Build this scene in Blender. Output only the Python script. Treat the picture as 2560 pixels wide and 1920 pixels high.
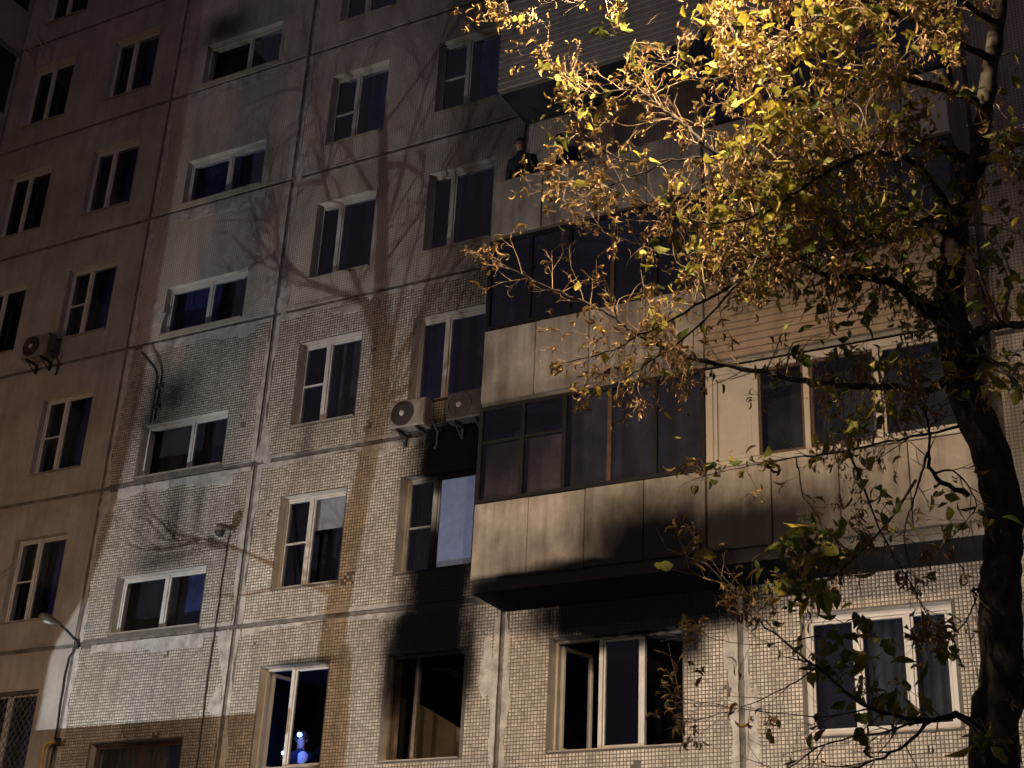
import bpy, math, random
import numpy as np
from mathutils import Vector, Matrix

# ------------------------------------------------------------------ camera, sky, exposure
for o in list(bpy.data.objects):
    bpy.data.objects.remove(o)
scene = bpy.context.scene
COL = scene.collection
random.seed(7)
rng = np.random.default_rng(7)

FPX, PITCH, YAW, ROLL = 3644.95, 0.438934, -0.513030, 0.0504413
CAM = Vector((0.0, -17.6629, 1.6))
_f = Vector((math.sin(YAW) * math.cos(PITCH), math.cos(YAW) * math.cos(PITCH), math.sin(PITCH)))
_r = Vector((math.cos(YAW), -math.sin(YAW), 0))
_u = _r.cross(_f)
CR = _r * math.cos(ROLL) + _u * math.sin(ROLL)
CU = -_r * math.sin(ROLL) + _u * math.cos(ROLL)
CF = _f
cam = bpy.data.cameras.new('camera')
cam.sensor_width = 36.0
cam.lens = FPX / 2560 * 36.0
cam.clip_end = 500
cam_o = bpy.data.objects.new('camera', cam)
COL.objects.link(cam_o)
cam_o.matrix_world = Matrix(((CR.x, CU.x, -CF.x, CAM.x), (CR.y, CU.y, -CF.y, CAM.y), (CR.z, CU.z, -CF.z, CAM.z), (0, 0, 0, 1)))
scene.camera = cam_o

world = bpy.data.worlds.new('World')
scene.world = world
world.use_nodes = True
wn = world.node_tree.nodes
wl = world.node_tree.links
bg = wn['Background']
sky = wn.new('ShaderNodeTexSky')
sky.sky_type = 'NISHITA'
sky.sun_disc = False
sky.sun_elevation = math.radians(-4.0)
sky.sun_rotation = math.radians(200)
# night: only a little of the twilight sky is left, over an even dark navy
mixw = wn.new('ShaderNodeMix')
mixw.data_type = 'RGBA'
mixw.inputs['Factor'].default_value = 0.93
mixw.inputs[7].default_value = (0.165, 0.135, 0.200, 1)
wl.new(sky.outputs[0], mixw.inputs[6])
wl.new(mixw.outputs[2], bg.inputs['Color'])
bg.inputs['Strength'].default_value = 0.46

scene.view_settings.view_transform = 'Standard'
scene.view_settings.look = 'None'
scene.view_settings.exposure = 0.0
scene.view_settings.gamma = 1.0
scene.render.engine = 'CYCLES'
scene.cycles.max_bounces = 4
scene.cycles.diffuse_bounces = 2
scene.cycles.glossy_bounces = 2
scene.cycles.transparent_max_bounces = 8
scene.cycles.use_adaptive_sampling = True
scene.cycles.adaptive_threshold = 0.03
scene.cycles.use_light_tree = False
scene.cycles.caustics_reflective = False
scene.cycles.caustics_refractive = False

W_POS = (-18.0, -8.0, 1.8)        # tripod floodlight
W_POWER = 4000
S1_POS = (-3.5, -9.8, 10.7)       # street lamp over the tree
S1_POWER = 4100
S2_POS = (-20.6, -12.5, 6.6)      # street lamp on the left
S2_POWER = 2000
W2_POS = (-6.2, -15.2, 1.3)       # second floodlight, low in the middle of the yard
W2_POWER = 2900
S3_POS = (-8.6, -16.2, 4.4)         # low yard lamp near the camera
S3_POWER = 5900
SODIUM = (1.0, 0.68, 0.45)
WARM = (1.0, 0.64, 0.38)
GOLD = (1.0, 0.78, 0.50)
COOL = (0.84, 0.92, 1.0)


def at(px, py, Y):
    """full-resolution photograph pixel -> world point at depth plane Y"""
    d = CF + CR * ((px - 1280) / FPX) - CU * ((py - 960) / FPX)
    return CAM + d * ((Y - CAM.y) / d.y)


# ------------------------------------------------------------------ helpers
class MB:
    def __init__(s):
        s.v = []
        s.f = []
        s.m = []

    def poly(s, pts, m=0):
        n = len(s.v)
        s.v += [tuple(p) for p in pts]
        s.f.append(tuple(range(n, n + len(pts))))
        s.m.append(m)

    def box(s, x0, x1, y0, y1, z0, z1, m=0):
        n = len(s.v)
        s.v += [(x0, y0, z0), (x1, y0, z0), (x1, y1, z0), (x0, y1, z0), (x0, y0, z1), (x1, y0, z1), (x1, y1, z1), (x0, y1, z1)]
        for q in ((0, 3, 2, 1), (4, 5, 6, 7), (0, 1, 5, 4), (1, 2, 6, 5), (2, 3, 7, 6), (3, 0, 4, 7)):
            s.f.append(tuple(n + i for i in q))
            s.m.append(m)

    def cbox(s, x0, x1, y0, y1, z0, z1, c=0.006, m=0):
        """box with chamfered edges on its outer (-Y) face"""
        n = len(s.v)
        s.v += [(x0, y1, z0), (x1, y1, z0), (x1, y1, z1), (x0, y1, z1),
                (x0, y0 + c, z0), (x1, y0 + c, z0), (x1, y0 + c, z1), (x0, y0 + c, z1),
                (x0 + c, y0, z0 + c), (x1 - c, y0, z0 + c), (x1 - c, y0, z1 - c), (x0 + c, y0, z1 - c)]
        q = [(0, 3, 2, 1)]
        for i in range(4):
            j = (i + 1) % 4
            q.append((i, j, 4 + j, 4 + i))
            q.append((4 + i, 4 + j, 8 + j, 8 + i))
        q.append((8, 9, 10, 11))
        for k in q:
            s.f.append(tuple(n + i for i in k))
            s.m.append(m)

    def tube(s, pts, rad, sides=8, m=0, cap=True):
        pts = [Vector(p) for p in pts]
        if not hasattr(rad, '__len__'):
            rad = [rad] * len(pts)
        n0 = len(s.v)
        ref = None
        for i, p in enumerate(pts):
            t = (pts[min(i + 1, len(pts) - 1)] - pts[max(i - 1, 0)])
            if t.length < 1e-9:
                t = Vector((0, 0, 1))
            t.normalize()
            if ref is None:
                a = Vector((0, 0, 1)) if abs(t.z) < 0.9 else Vector((1, 0, 0))
                ref = t.cross(a).normalized()
            else:
                ref = (ref - t * ref.dot(t))
                if ref.length < 1e-6:
                    ref = t.orthogonal()
                ref.normalize()
            b = t.cross(ref)
            for k in range(sides):
                an = 2 * math.pi * k / sides
                s.v.append(tuple(p + (ref * math.cos(an) + b * math.sin(an)) * rad[i]))
        for i in range(len(pts) - 1):
            for k in range(sides):
                k2 = (k + 1) % sides
                s.f.append((n0 + i * sides + k, n0 + i * sides + k2, n0 + (i + 1) * sides + k2, n0 + (i + 1) * sides + k))
                s.m.append(m)
        if cap:
            s.f.append(tuple(n0 + k for k in range(sides))[::-1])
            s.m.append(m)
            e = n0 + (len(pts) - 1) * sides
            s.f.append(tuple(e + k for k in range(sides)))
            s.m.append(m)

    def lathe(s, prof, c, axis, sides=20, m=0):
        """prof: (radius, along) around axis through c"""
        c = Vector(c)
        ax = Vector(axis).normalized()
        u = ax.orthogonal().normalized()
        w = ax.cross(u)
        n0 = len(s.v)
        for r, a in prof:
            for k in range(sides):
                an = 2 * math.pi * k / sides
                s.v.append(tuple(c + ax * a + (u * math.cos(an) + w * math.sin(an)) * max(r, 1e-4)))
        for i in range(len(prof) - 1):
            for k in range(sides):
                k2 = (k + 1) % sides
                s.f.append((n0 + i * sides + k, n0 + i * sides + k2, n0 + (i + 1) * sides + k2, n0 + (i + 1) * sides + k))
                s.m.append(m)

    def mesh(s, name, mats, smooth=False):
        me = bpy.data.meshes.new(name)
        me.from_pydata(s.v, [], s.f)
        for mm in (mats if isinstance(mats, (list, tuple)) else [mats]):
            me.materials.append(mm)
        if any(s.m):
            me.polygons.foreach_set('material_index', s.m)
        if smooth:
            me.polygons.foreach_set('use_smooth', [True] * len(s.f))
        me.update()
        return me

    def build(s, name, mats, parent=None, smooth=False):
        return link(name, s.mesh(name, mats, smooth), parent)


def link(name, me, parent=None):
    o = bpy.data.objects.new(name, me)
    COL.objects.link(o)
    if parent is not None:
        o.parent = parent
    return o


def tag(o, label=None, cat=None, group=None, kind=None):
    if label:
        o['label'] = label
    if cat:
        o['category'] = cat
    if group:
        o['group'] = group
    if kind:
        o['kind'] = kind
    return o


def thing(name, loc, label, cat, group=None):
    o = bpy.data.objects.new(name, None)
    o.empty_display_size = 0.2
    COL.objects.link(o)
    o.location = loc
    return tag(o, label, cat, group)


def np_mesh(name, V, Fq, mats, midx=None, smooth=False):
    """V (n,3), Fq (m,k) uniform face size"""
    V = np.asarray(V, np.float32)
    Fq = np.asarray(Fq, np.int32)
    me = bpy.data.meshes.new(name)
    me.vertices.add(len(V))
    me.vertices.foreach_set('co', V.ravel())
    k = Fq.shape[1]
    me.loops.add(Fq.size)
    me.loops.foreach_set('vertex_index', Fq.ravel())
    me.polygons.add(len(Fq))
    me.polygons.foreach_set('loop_start', np.arange(0, Fq.size, k, dtype=np.int32))
    for mm in mats:
        me.materials.append(mm)
    if midx is not None:
        me.polygons.foreach_set('material_index', np.asarray(midx, np.int32))
    if smooth:
        me.polygons.foreach_set('use_smooth', np.ones(len(Fq), bool))
    me.update(calc_edges=True)
    me.validate()
    return me


# ------------------------------------------------------------------ materials
# soot, in part with shade: (cx, cz, rx, rz, inner, strength); a stain with a shape of its own
SOOT_SHADE_WALL = [
    (-11.02, 8.10, 0.85, 1.50, 0.45, 1.0), (-11.12, 7.25, 0.90, 0.70, 0.55, 1.0), (-11.60, 6.85, 0.42, 0.95, 0.4, 0.97),
    (-10.50, 6.85, 0.28, 0.85, 0.3, 0.95), (-10.75, 9.15, 1.05, 0.95, 0.1, 0.85),
    (-7.75, 7.36, 1.95, 0.48, 0.65, 1.0), (-6.95, 7.40, 1.25, 0.58, 0.5, 1.0), (-7.05, 6.95, 0.30, 0.55, 0.3, 0.95), (-8.3, 7.08, 1.0, 0.32, 0.5, 0.95),
    (-10.60, 10.15, 1.35, 0.95, 0.55, 1.0), (-10.95, 9.80, 1.0, 0.45, 0.4, 0.97), (-10.3, 11.4, 1.25, 1.7, 0.05, 0.92), (-10.3, 13.2, 1.6, 1.6, 0.0, 0.82),  # beside the balconies: soot and the balcony's side shade painted together
    (-10.4, 16.0, 1.7, 1.6, 0.1, 0.7), (-10.4, 19.0, 2.2, 2.4, 0.1, 0.7),  # the same soot and side shade, carried up the wall
    (-16.95, 12.10, 1.05, 0.85, 0.0, 0.88), (-17.1, 11.75, 0.70, 0.30, 0.2, 0.8),
    (-16.35, 9.75, 0.26, 0.85, 0.0, 0.6), (-15.85, 9.9, 0.16, 0.8, 0.0, 0.5), (-16.6, 9.05, 0.95, 0.34, 0.0, 0.65),
    (-17.0, 20.35, 0.95, 0.6, 0.1, 0.85), (-13.3, 7.06, 0.75, 0.09, 0.3, 0.7),
    (-13.75, 10.75, 0.18, 0.5, 0.0, 0.5), (-12.9, 15.6, 0.5, 0.9, 0.0, 0.3),
]
SOOT_BAL = [
    (-7.4, 7.60, 2.9, 0.34, 0.4, 1.0), (-7.10, 7.70, 1.75, 1.30, 0.30, 1.0), (-6.0, 7.80, 2.5, 0.95, 0.25, 0.97), (-8.6, 7.55, 1.9, 0.24, 0.55, 1.0),
    (-9.5, 9.75, 1.1, 1.1, 0.2, 0.8), (-4.6, 7.7, 2.2, 0.45, 0.1, 0.7), (-10.0, 8.6, 0.25, 1.2, 0.0, 0.6), (-7.5, 10.45, 2.6, 0.16, 0.1, 0.5), (-9.9, 11.0, 0.3, 0.8, 0.0, 0.6), (-9.2, 7.7, 1.2, 0.75, 0.0, 0.55),
]


def soot_group(name, blobs, amp=0.5):
    g = bpy.data.node_groups.new(name, 'ShaderNodeTree')
    g.interface.new_socket('Fac', in_out='OUTPUT', socket_type='NodeSocketFloat')
    n = g.nodes
    l = g.links
    out = n.new('NodeGroupOutput')
    geo = n.new('ShaderNodeNewGeometry')
    sep = n.new('ShaderNodeSeparateXYZ')
    l.new(geo.outputs['Position'], sep.inputs[0])
    no = n.new('ShaderNodeTexNoise')
    no.inputs['Scale'].default_value = 2.3
    no.inputs['Detail'].default_value = 6
    no.inputs['Roughness'].default_value = 0.62
    mp_ = n.new('ShaderNodeMapping')
    mp_.inputs['Scale'].default_value = (1.7, 1.0, 0.75)
    l.new(geo.outputs['Position'], mp_.inputs['Vector'])
    l.new(mp_.outputs[0], no.inputs['Vector'])

    def math_(op, a, b=None, c=None):
        x = n.new('ShaderNodeMath')
        x.operation = op
        for i, q in enumerate((a, b, c)):
            if q is None:
                continue
            if isinstance(q, (int, float)):
                x.inputs[i].default_value = q
            else:
                l.new(q, x.inputs[i])
        return x.outputs[0]
    dn = math_('MULTIPLY_ADD', no.outputs['Fac'], amp, -amp / 2)
    acc = None
    for cx, cz, rx, rz, inner, st in blobs:
        u = math_('MULTIPLY_ADD', sep.outputs[0], 1 / rx, -cx / rx)
        v = math_('MULTIPLY_ADD', sep.outputs[2], 1 / rz, -cz / rz)
        u = math_('POWER', math_('ABSOLUTE', u), 3.0)
        v = math_('POWER', math_('ABSOLUTE', v), 3.0)
        d = math_('POWER', math_('ADD', u, v), 1 / 3.0)
        d = math_('ADD', d, dn)
        mr = n.new('ShaderNodeMapRange')
        mr.interpolation_type = 'SMOOTHSTEP'
        l.new(d, mr.inputs['Value'])
        mr.inputs['From Min'].default_value = 1.15
        mr.inputs['From Max'].default_value = inner
        mr.inputs['To Min'].default_value = 0
        mr.inputs['To Max'].default_value = st
        acc = mr.outputs[0] if acc is None else math_('MAXIMUM', acc, mr.outputs[0])
    l.new(acc, out.inputs[0])
    return g


G_SOOT = {'A': soot_group('soot_stairwell_bay', [q for q in SOOT_SHADE_WALL if q[0] < -14.75]),
          'BC': soot_group('soot_shade_middle_bay', [q for q in SOOT_SHADE_WALL if -14.75 < q[0] < -9.9]),
          'D': soot_group('soot_right_bay', [q for q in SOOT_SHADE_WALL if q[0] > -9.9])}
G_SOOT['bal'] = soot_group('soot_balcony', SOOT_BAL, 0.3)


def material(name, color, rough=0.8, var=0.25, scale=3.0, color2=None, soot=None, streak=0.0, island=0.0, bump=0.0,
             bscale=60.0, grid=None, spec=0.3, metallic=0.0, translucent=0.0, emit=None, estr=0.0, dirt=0.0):
    m = bpy.data.materials.new(name)
    m.use_nodes = True
    n = m.node_tree.nodes
    l = m.node_tree.links
    b = n['Principled BSDF']
    b.inputs['Roughness'].default_value = rough
    b.inputs['Metallic'].default_value = metallic
    b.inputs['Specular IOR Level'].default_value = spec
    geo = n.new('ShaderNodeNewGeometry')
    pos = geo.outputs['Position']

    def mix(f, a, c, mode='MIX'):
        x = n.new('ShaderNodeMix')
        x.data_type = 'RGBA'
        x.blend_type = mode
        for s, q in ((x.inputs[0], f), (x.inputs[6], a), (x.inputs[7], c)):
            if isinstance(q, (int, float)):
                s.default_value = q
            elif isinstance(q, tuple):
                s.default_value = (q[0], q[1], q[2], 1)
            else:
                l.new(q, s)
        return x.outputs[2]

    def noise(sc, det=5, vec=None, ro=0.6):
        x = n.new('ShaderNodeTexNoise')
        x.inputs['Scale'].default_value = sc
        x.inputs['Detail'].default_value = det
        x.inputs['Roughness'].default_value = ro
        l.new(vec if vec else pos, x.inputs['Vector'])
        return x.outputs['Fac']

    def ramp(f, a, c):
        x = n.new('ShaderNodeMapRange')
        l.new(f, x.inputs['Value'])
        x.inputs['From Min'].default_value = a
        x.inputs['From Max'].default_value = c
        return x.outputs[0]
    dark = tuple(c * (1 - var) for c in color)
    lite = color2 if color2 else tuple(min(1, c * (1 + var)) for c in color)
    col = mix(ramp(noise(scale), 0.3, 0.7), dark, lite)
    if var > 0:
        col = mix(ramp(noise(scale * 9, 3), 0.3, 0.75), mix(1.0, col, (1 - var * .5,) * 3, 'MULTIPLY'), col)
    if island:
        rl = n.new('ShaderNodeMapRange')
        l.new(geo.outputs['Random Per Island'], rl.inputs['Value'])
        rl.inputs['To Min'].default_value = 1 - island
        rl.inputs['To Max'].default_value = 1 + island * 0.6
        col = mix(1.0, col, rl.outputs[0], 'MULTIPLY')
        oi = n.new('ShaderNodeObjectInfo')
        ro = n.new('ShaderNodeMapRange')
        l.new(oi.outputs['Random'], ro.inputs['Value'])
        ro.inputs['To Min'].default_value = 0.88
        ro.inputs['To Max'].default_value = 1.10
        col = mix(1.0, col, ro.outputs[0], 'MULTIPLY')
    if streak:
        mp = n.new('ShaderNodeMapping')
        mp.inputs['Scale'].default_value = (3.2, 1.0, 0.28)
        l.new(pos, mp.inputs['Vector'])
        f = ramp(noise(1.6, 6, mp.outputs[0], 0.65), 0.42, 0.72)
        col = mix(f, col, mix(1.0, col, (1 - streak, 1 - streak * 1.05, 1 - streak * 1.1), 'MULTIPLY'))
    hgt = None
    if grid:
        pitch, gap, gcol = grid
        sp = n.new('ShaderNodeSeparateXYZ')
        l.new(pos, sp.inputs[0])
        gs = []
        for ax in (0, 2):
            a = n.new('ShaderNodeMath')
            a.operation = 'MULTIPLY'
            l.new(sp.outputs[ax], a.inputs[0])
            a.inputs[1].default_value = 1 / pitch
            fr = n.new('ShaderNodeMath')
            fr.operation = 'FRACT'
            l.new(a.outputs[0], fr.inputs[0])
            lt = n.new('ShaderNodeMath')
            lt.operation = 'GREATER_THAN'
            l.new(fr.outputs[0], lt.inputs[0])
            lt.inputs[1].default_value = gap / pitch
            gs.append(lt.outputs[0])
        mm = n.new('ShaderNodeMath')
        mm.operation = 'MULTIPLY'
        l.new(gs[0], mm.inputs[0])
        l.new(gs[1], mm.inputs[1])
        hgt = mm.outputs[0]
        col = mix(hgt, gcol, col)
    if dirt:
        f = ramp(noise(0.55, 7, None, 0.7), 0.45, 0.75)
        col = mix(f, col, mix(1.0, col, (1 - dirt,) * 3, 'MULTIPLY'))
    if soot:
        gnode = n.new('ShaderNodeGroup')
        gnode.node_tree = G_SOOT[soot]
        col = mix(gnode.outputs[0], col, (0.0045, 0.004, 0.005))
        for key, v0, v1 in (('Roughness', rough, 0.95), ('Specular IOR Level', spec, 0.0)):
            mr_ = n.new('ShaderNodeMapRange')
            l.new(gnode.outputs[0], mr_.inputs['Value'])
            mr_.inputs['To Min'].default_value = v0
            mr_.inputs['To Max'].default_value = v1
            l.new(mr_.outputs[0], b.inputs[key])
    l.new(col, b.inputs['Base Color'])
    if bump or hgt is not None:
        bp = n.new('ShaderNodeBump')
        bp.inputs['Strength'].default_value = max(bump, 0.35 if hgt is not None else 0)
        bp.inputs['Distance'].default_value = 0.006
        l.new(hgt if hgt is not None else noise(bscale, 4), bp.inputs['Height'])
        l.new(bp.outputs[0], b.inputs['Normal'])
    if emit:
        b.inputs['Emission Color'].default_value = (*emit, 1)
        b.inputs['Emission Strength'].default_value = estr
    if translucent:
        t = n.new('ShaderNodeBsdfTranslucent')
        l.new(col, t.inputs['Color'])
        ms = n.new('ShaderNodeMixShader')
        ms.inputs[0].default_value = translucent
        l.new(b.outputs[0], ms.inputs[1])
        l.new(t.outputs[0], ms.inputs[2])
        l.new(ms.outputs[0], n['Material Output'].inputs['Surface'])
    return m


def glass_material(name, tint, refl=1.0, rough=0.03):
    m = bpy.data.materials.new(name)
    m.use_nodes = True
    n = m.node_tree.nodes
    l = m.node_tree.links
    n.remove(n['Principled BSDF'])
    tr = n.new('ShaderNodeBsdfTransparent')
    tr.inputs['Color'].default_value = (*tint, 1)
    gl = n.new('ShaderNodeBsdfGlossy')
    gl.inputs['Roughness'].default_value = rough
    gl.inputs['Color'].default_value = (refl, refl, refl, 1)
    no = n.new('ShaderNodeTexNoise')
    no.inputs['Scale'].default_value = 1.4
    geo = n.new('ShaderNodeNewGeometry')
    l.new(geo.outputs['Position'], no.inputs['Vector'])
    bp = n.new('ShaderNodeBump')
    bp.inputs['Strength'].default_value = 0.05
    l.new(no.outputs['Fac'], bp.inputs['Height'])
    l.new(bp.outputs[0], gl.inputs['Normal'])
    fr = n.new('ShaderNodeFresnel')
    fr.inputs['IOR'].default_value = 1.75
    ms = n.new('ShaderNodeMixShader')
    inv_b = n.new('ShaderNodeMath')
    inv_b.operation = 'SUBTRACT'
    inv_b.inputs[0].default_value = 1.0
    l.new(geo.outputs['Backfacing'], inv_b.inputs[1])
    mf = n.new('ShaderNodeMath')
    mf.operation = 'MULTIPLY'
    l.new(fr.outputs[0], mf.inputs[0])
    l.new(inv_b.outputs[0], mf.inputs[1])
    l.new(mf.outputs[0], ms.inputs[0])
    l.new(tr.outputs[0], ms.inputs[1])
    l.new(gl.outputs[0], ms.inputs[2])
    l.new(ms.outputs[0], n['Material Output'].inputs['Surface'])
    return m


PITCHT, GAPT = 0.05, 0.0115
TILE = (0.56, 0.485, 0.39)
GROUT = (0.125, 0.105, 0.085)
M = {}
for bay in ('A', 'BC', 'D'):
    M['grout_' + bay] = material('grout_' + bay, GROUT, 0.95, 0.3, 4, soot=bay)
M['grout'] = material('grout', GROUT, 0.95, 0.3, 4)
for bay in ('A', 'BC', 'D'):
    M['tile_' + bay] = material('ceramic_tile_' + bay, TILE, 0.42, 0.12, 1.3, soot=bay, streak=0.35, island=0.28, dirt=0.4)
M['tile'] = material('ceramic_tile', TILE, 0.42, 0.12, 1.3, streak=0.35, island=0.28, dirt=0.4)
for bay in ('A', 'BC', 'D'):
    M['tilewall_' + bay] = material('far_tile_wall_' + bay, TILE, 0.6, 0.14, 1.3, soot=bay, streak=0.3, grid=(PITCHT, GAPT, (0.24, 0.205, 0.165)), dirt=0.4)
M['tilewall'] = material('far_tile_wall', TILE, 0.6, 0.14, 1.3, streak=0.3, grid=(PITCHT, GAPT, (0.24, 0.205, 0.165)), dirt=0.4)
M['render'] = material('smooth_render', (0.36, 0.315, 0.265), 0.9, 0.2, 1.2, streak=0.25, bump=0.25, bscale=40, dirt=0.3)
for bay in ('A', 'BC', 'D'):
    M['reveal_' + bay] = material('reveal_plaster_' + bay, (0.56, 0.50, 0.43), 0.85, 0.2, 4, soot=bay, bump=0.2)
M['reveal'] = material('reveal_plaster', (0.56, 0.50, 0.43), 0.85, 0.2, 4, bump=0.2)
for bay in ('A', 'BC', 'D'):
    M['joint_' + bay] = material('joint_sealant_' + bay, (0.15, 0.13, 0.11), 0.9, 0.55, 5, soot=bay, bump=0.4)
M['joint'] = material('joint_sealant', (0.15, 0.13, 0.11), 0.9, 0.55, 5, bump=0.4)
for bay in ('A', 'BC', 'D'):
    M['smear_' + bay] = material('mortar_smear_' + bay, (0.42, 0.38, 0.33), 0.95, 0.35, 5, soot=bay, bump=0.6, bscale=30, streak=0.3)
M['smear'] = material('mortar_smear', (0.42, 0.38, 0.33), 0.95, 0.35, 5, bump=0.6, bscale=30, streak=0.3)
M['concrete'] = material('parapet_concrete', (0.38, 0.325, 0.26), 0.9, 0.25, 1.6, soot='bal', streak=0.5, bump=0.35, dirt=0.5)
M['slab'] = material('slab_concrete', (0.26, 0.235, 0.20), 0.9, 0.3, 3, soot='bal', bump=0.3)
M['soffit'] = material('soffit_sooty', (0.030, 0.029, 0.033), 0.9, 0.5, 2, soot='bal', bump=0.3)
M['siding'] = material('siding_board', (0.40, 0.35, 0.29), 0.55, 0.12, 2, soot=None, streak=0.2)
M['siding_dark'] = material('siding_board_tan', (0.36, 0.27, 0.18), 0.6, 0.18, 2, streak=0.25)
for bay in ('A', 'BC', 'D'):
    M['white_' + bay] = material('white_plastic_' + bay, (0.52, 0.48, 0.43), 0.4, 0.10, 5, soot=bay, spec=0.4)
M['white'] = material('white_plastic', (0.52, 0.48, 0.43), 0.4, 0.10, 5, spec=0.4)
M['white_bal'] = material('white_plastic_balcony', (0.40, 0.35, 0.28), 0.4, 0.10, 4, soot=None, spec=0.4)
M['board'] = material('stained_board', (0.17, 0.115, 0.07), 0.8, 0.4, 3, soot='bal', streak=0.5)
M['char'] = material('scorched_frame', (0.20, 0.15, 0.11), 0.8, 0.6, 4, soot='BC', streak=0.4)
M['smoky'] = material('smoke_stained_curtain', (0.060, 0.048, 0.044), 0.95, 0.5, 2, streak=0.5)
M['brownframe'] = material('brown_wood_frame', (0.09, 0.05, 0.03), 0.6, 0.3, 8)
M['charframe'] = material('dark_metal_frame', (0.010, 0.008, 0.008), 0.6, 0.3, 6)
for bay in ('A', 'BC', 'D'):
    M['sill_' + bay] = material('tin_sill_' + bay, (0.30, 0.25, 0.20), 0.5, 0.3, 6, soot=bay)
M['sill'] = material('tin_sill', (0.30, 0.25, 0.20), 0.5, 0.3, 6)
M['dark_room'] = material('dark_room', (0.02, 0.019, 0.021), 0.95, 0.4, 2)
M['burnt'] = material('burnt_interior', (0.008, 0.007, 0.007), 0.95, 0.5, 3)
M['lit_wedge'] = material('lit_wall_wedge', (0.062, 0.046, 0.028), 0.9, 0.25, 3)  # tan of the lit wedge, put into the wall piece
M['sky_navy'] = material('sky_reflection_navy', (0.045, 0.050, 0.17), 0.9, 0.4, 3)  # sky reflection of the panes, put into the backing sheet's colour
M['room_black'] = material('unlit_room_black', (0.020, 0.019, 0.023), 0.9, 0.4, 3)  # near-black backing sheet in place of an unlit room
M['cur_brown'] = material('curtain_brown', (0.075, 0.045, 0.045), 0.9, 0.4, 3)
M['cur_green'] = material('curtain_olive', (0.060, 0.060, 0.045), 0.9, 0.5, 3)
M['sky_blue'] = material('sky_reflection_blue', (0.035, 0.055, 0.13), 0.9, 0.5, 5)  # bluish pane reflection, put into the backing sheet's colour
M['blind'] = material('cream_blind', (0.55, 0.52, 0.43), 0.8, 0.06, 3)
M['frost'] = material('frosted_film', (0.13, 0.165, 0.29), 0.35, 0.15, 9)
M['glass'] = glass_material('window_glass', (0.80, 0.83, 0.90))
M['glass_dark'] = glass_material('window_glass_dark', (0.35, 0.37, 0.45))
M['asphalt'] = material('asphalt', (0.05, 0.05, 0.05), 0.9, 0.3, 2)
M['metal_dark'] = material('dark_metal', (0.03, 0.03, 0.03), 0.5, 0.2, 8)
M['metal_grey'] = material('grey_metal', (0.18, 0.17, 0.16), 0.45, 0.25, 8, metallic=0.6)
M['ac'] = material('ac_body', (0.25, 0.22, 0.185), 0.55, 0.2, 5, streak=0.45, dirt=0.4)
M['ac_sooty'] = material('ac_body_sooty', (0.045, 0.038, 0.032), 0.6, 0.4, 5)
M['ac_fan'] = material('ac_fan', (0.05, 0.04, 0.035), 0.6, 0.3, 8)
M['cable'] = material('black_cable', (0.03, 0.028, 0.026), 0.7, 0.2, 8)
M['gas'] = material('yellow_gas_pipe', (0.50, 0.30, 0.05), 0.55, 0.2, 8)
M['lamp_body'] = material('lamp_body', (0.13, 0.105, 0.07), 0.5, 0.3, 8)
M['lamp_glass'] = material('lamp_glass', (0.45, 0.43, 0.40), 0.25, 0.05, 8)
M['bark'] = material('bark', (0.040, 0.030, 0.024), 0.95, 0.55, 9, bump=0.9, bscale=35, streak=0.3)
M['twig'] = material('twig_bark', (0.25, 0.17, 0.105), 0.85, 0.35, 12)
M['skin'] = material('skin', (0.30, 0.19, 0.14), 0.6, 0.08, 8)
M['hair'] = material('hair', (0.02, 0.014, 0.010), 0.7, 0.3, 20)
M['coat'] = material('black_coat', (0.012, 0.015, 0.016), 0.9, 0.3, 9)
M['coat_navy'] = material('navy_jacket', (0.010, 0.011, 0.032), 0.9, 0.3, 9)
M['trouser'] = material('dark_trousers', (0.02, 0.02, 0.024), 0.9, 0.3, 9)
M['glow_patch'] = material('glow_patch_pale', (0.55, 0.60, 0.75), 0.5, 0.1, 8)
M['helmet'] = material('helmet', (0.05, 0.05, 0.055), 0.4, 0.1, 8)
M['led'] = material('blue_white_led', (0.8, 0.9, 1.0), 0.3, 0, 5, emit=(0.22, 0.45, 1.0), estr=22)
M['bulb'] = material('lit_bulb', (1, 0.8, 0.5), 0.3, 0, 5, emit=(1.0, 0.6, 0.28), estr=30)
M['bulb_cool'] = material('lit_bulb_cool', (1, 1, 1), 0.3, 0, 5, emit=(0.7, 0.9, 1.0), estr=30)

# ------------------------------------------------------------------ the ground
mb = MB()
mb.poly([(-150, -150, 0), (150, -150, 0), (150, 150, 0), (-150, 150, 0)])
tag(mb.build('ground', M['asphalt']), kind='structure')
mb = MB()
mb.box(-23.1, 8, -3.5, -0.0, 0.004, 0.13)
tag(mb.build('pavement', M['slab']), kind='structure')

# ------------------------------------------------------------------ apartment building
BLD = thing('apartment_building', (-12, 0, 0), 'large panel apartment block faced with small beige tiles, blackened by fire', 'building')
BO = Vector((-12, 0, 0))


def bpart(o):
    """parent to the building keeping world placement"""
    o.parent = BLD
    o.matrix_parent_inverse = Matrix.Translation(-BO)
    return o


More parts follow.
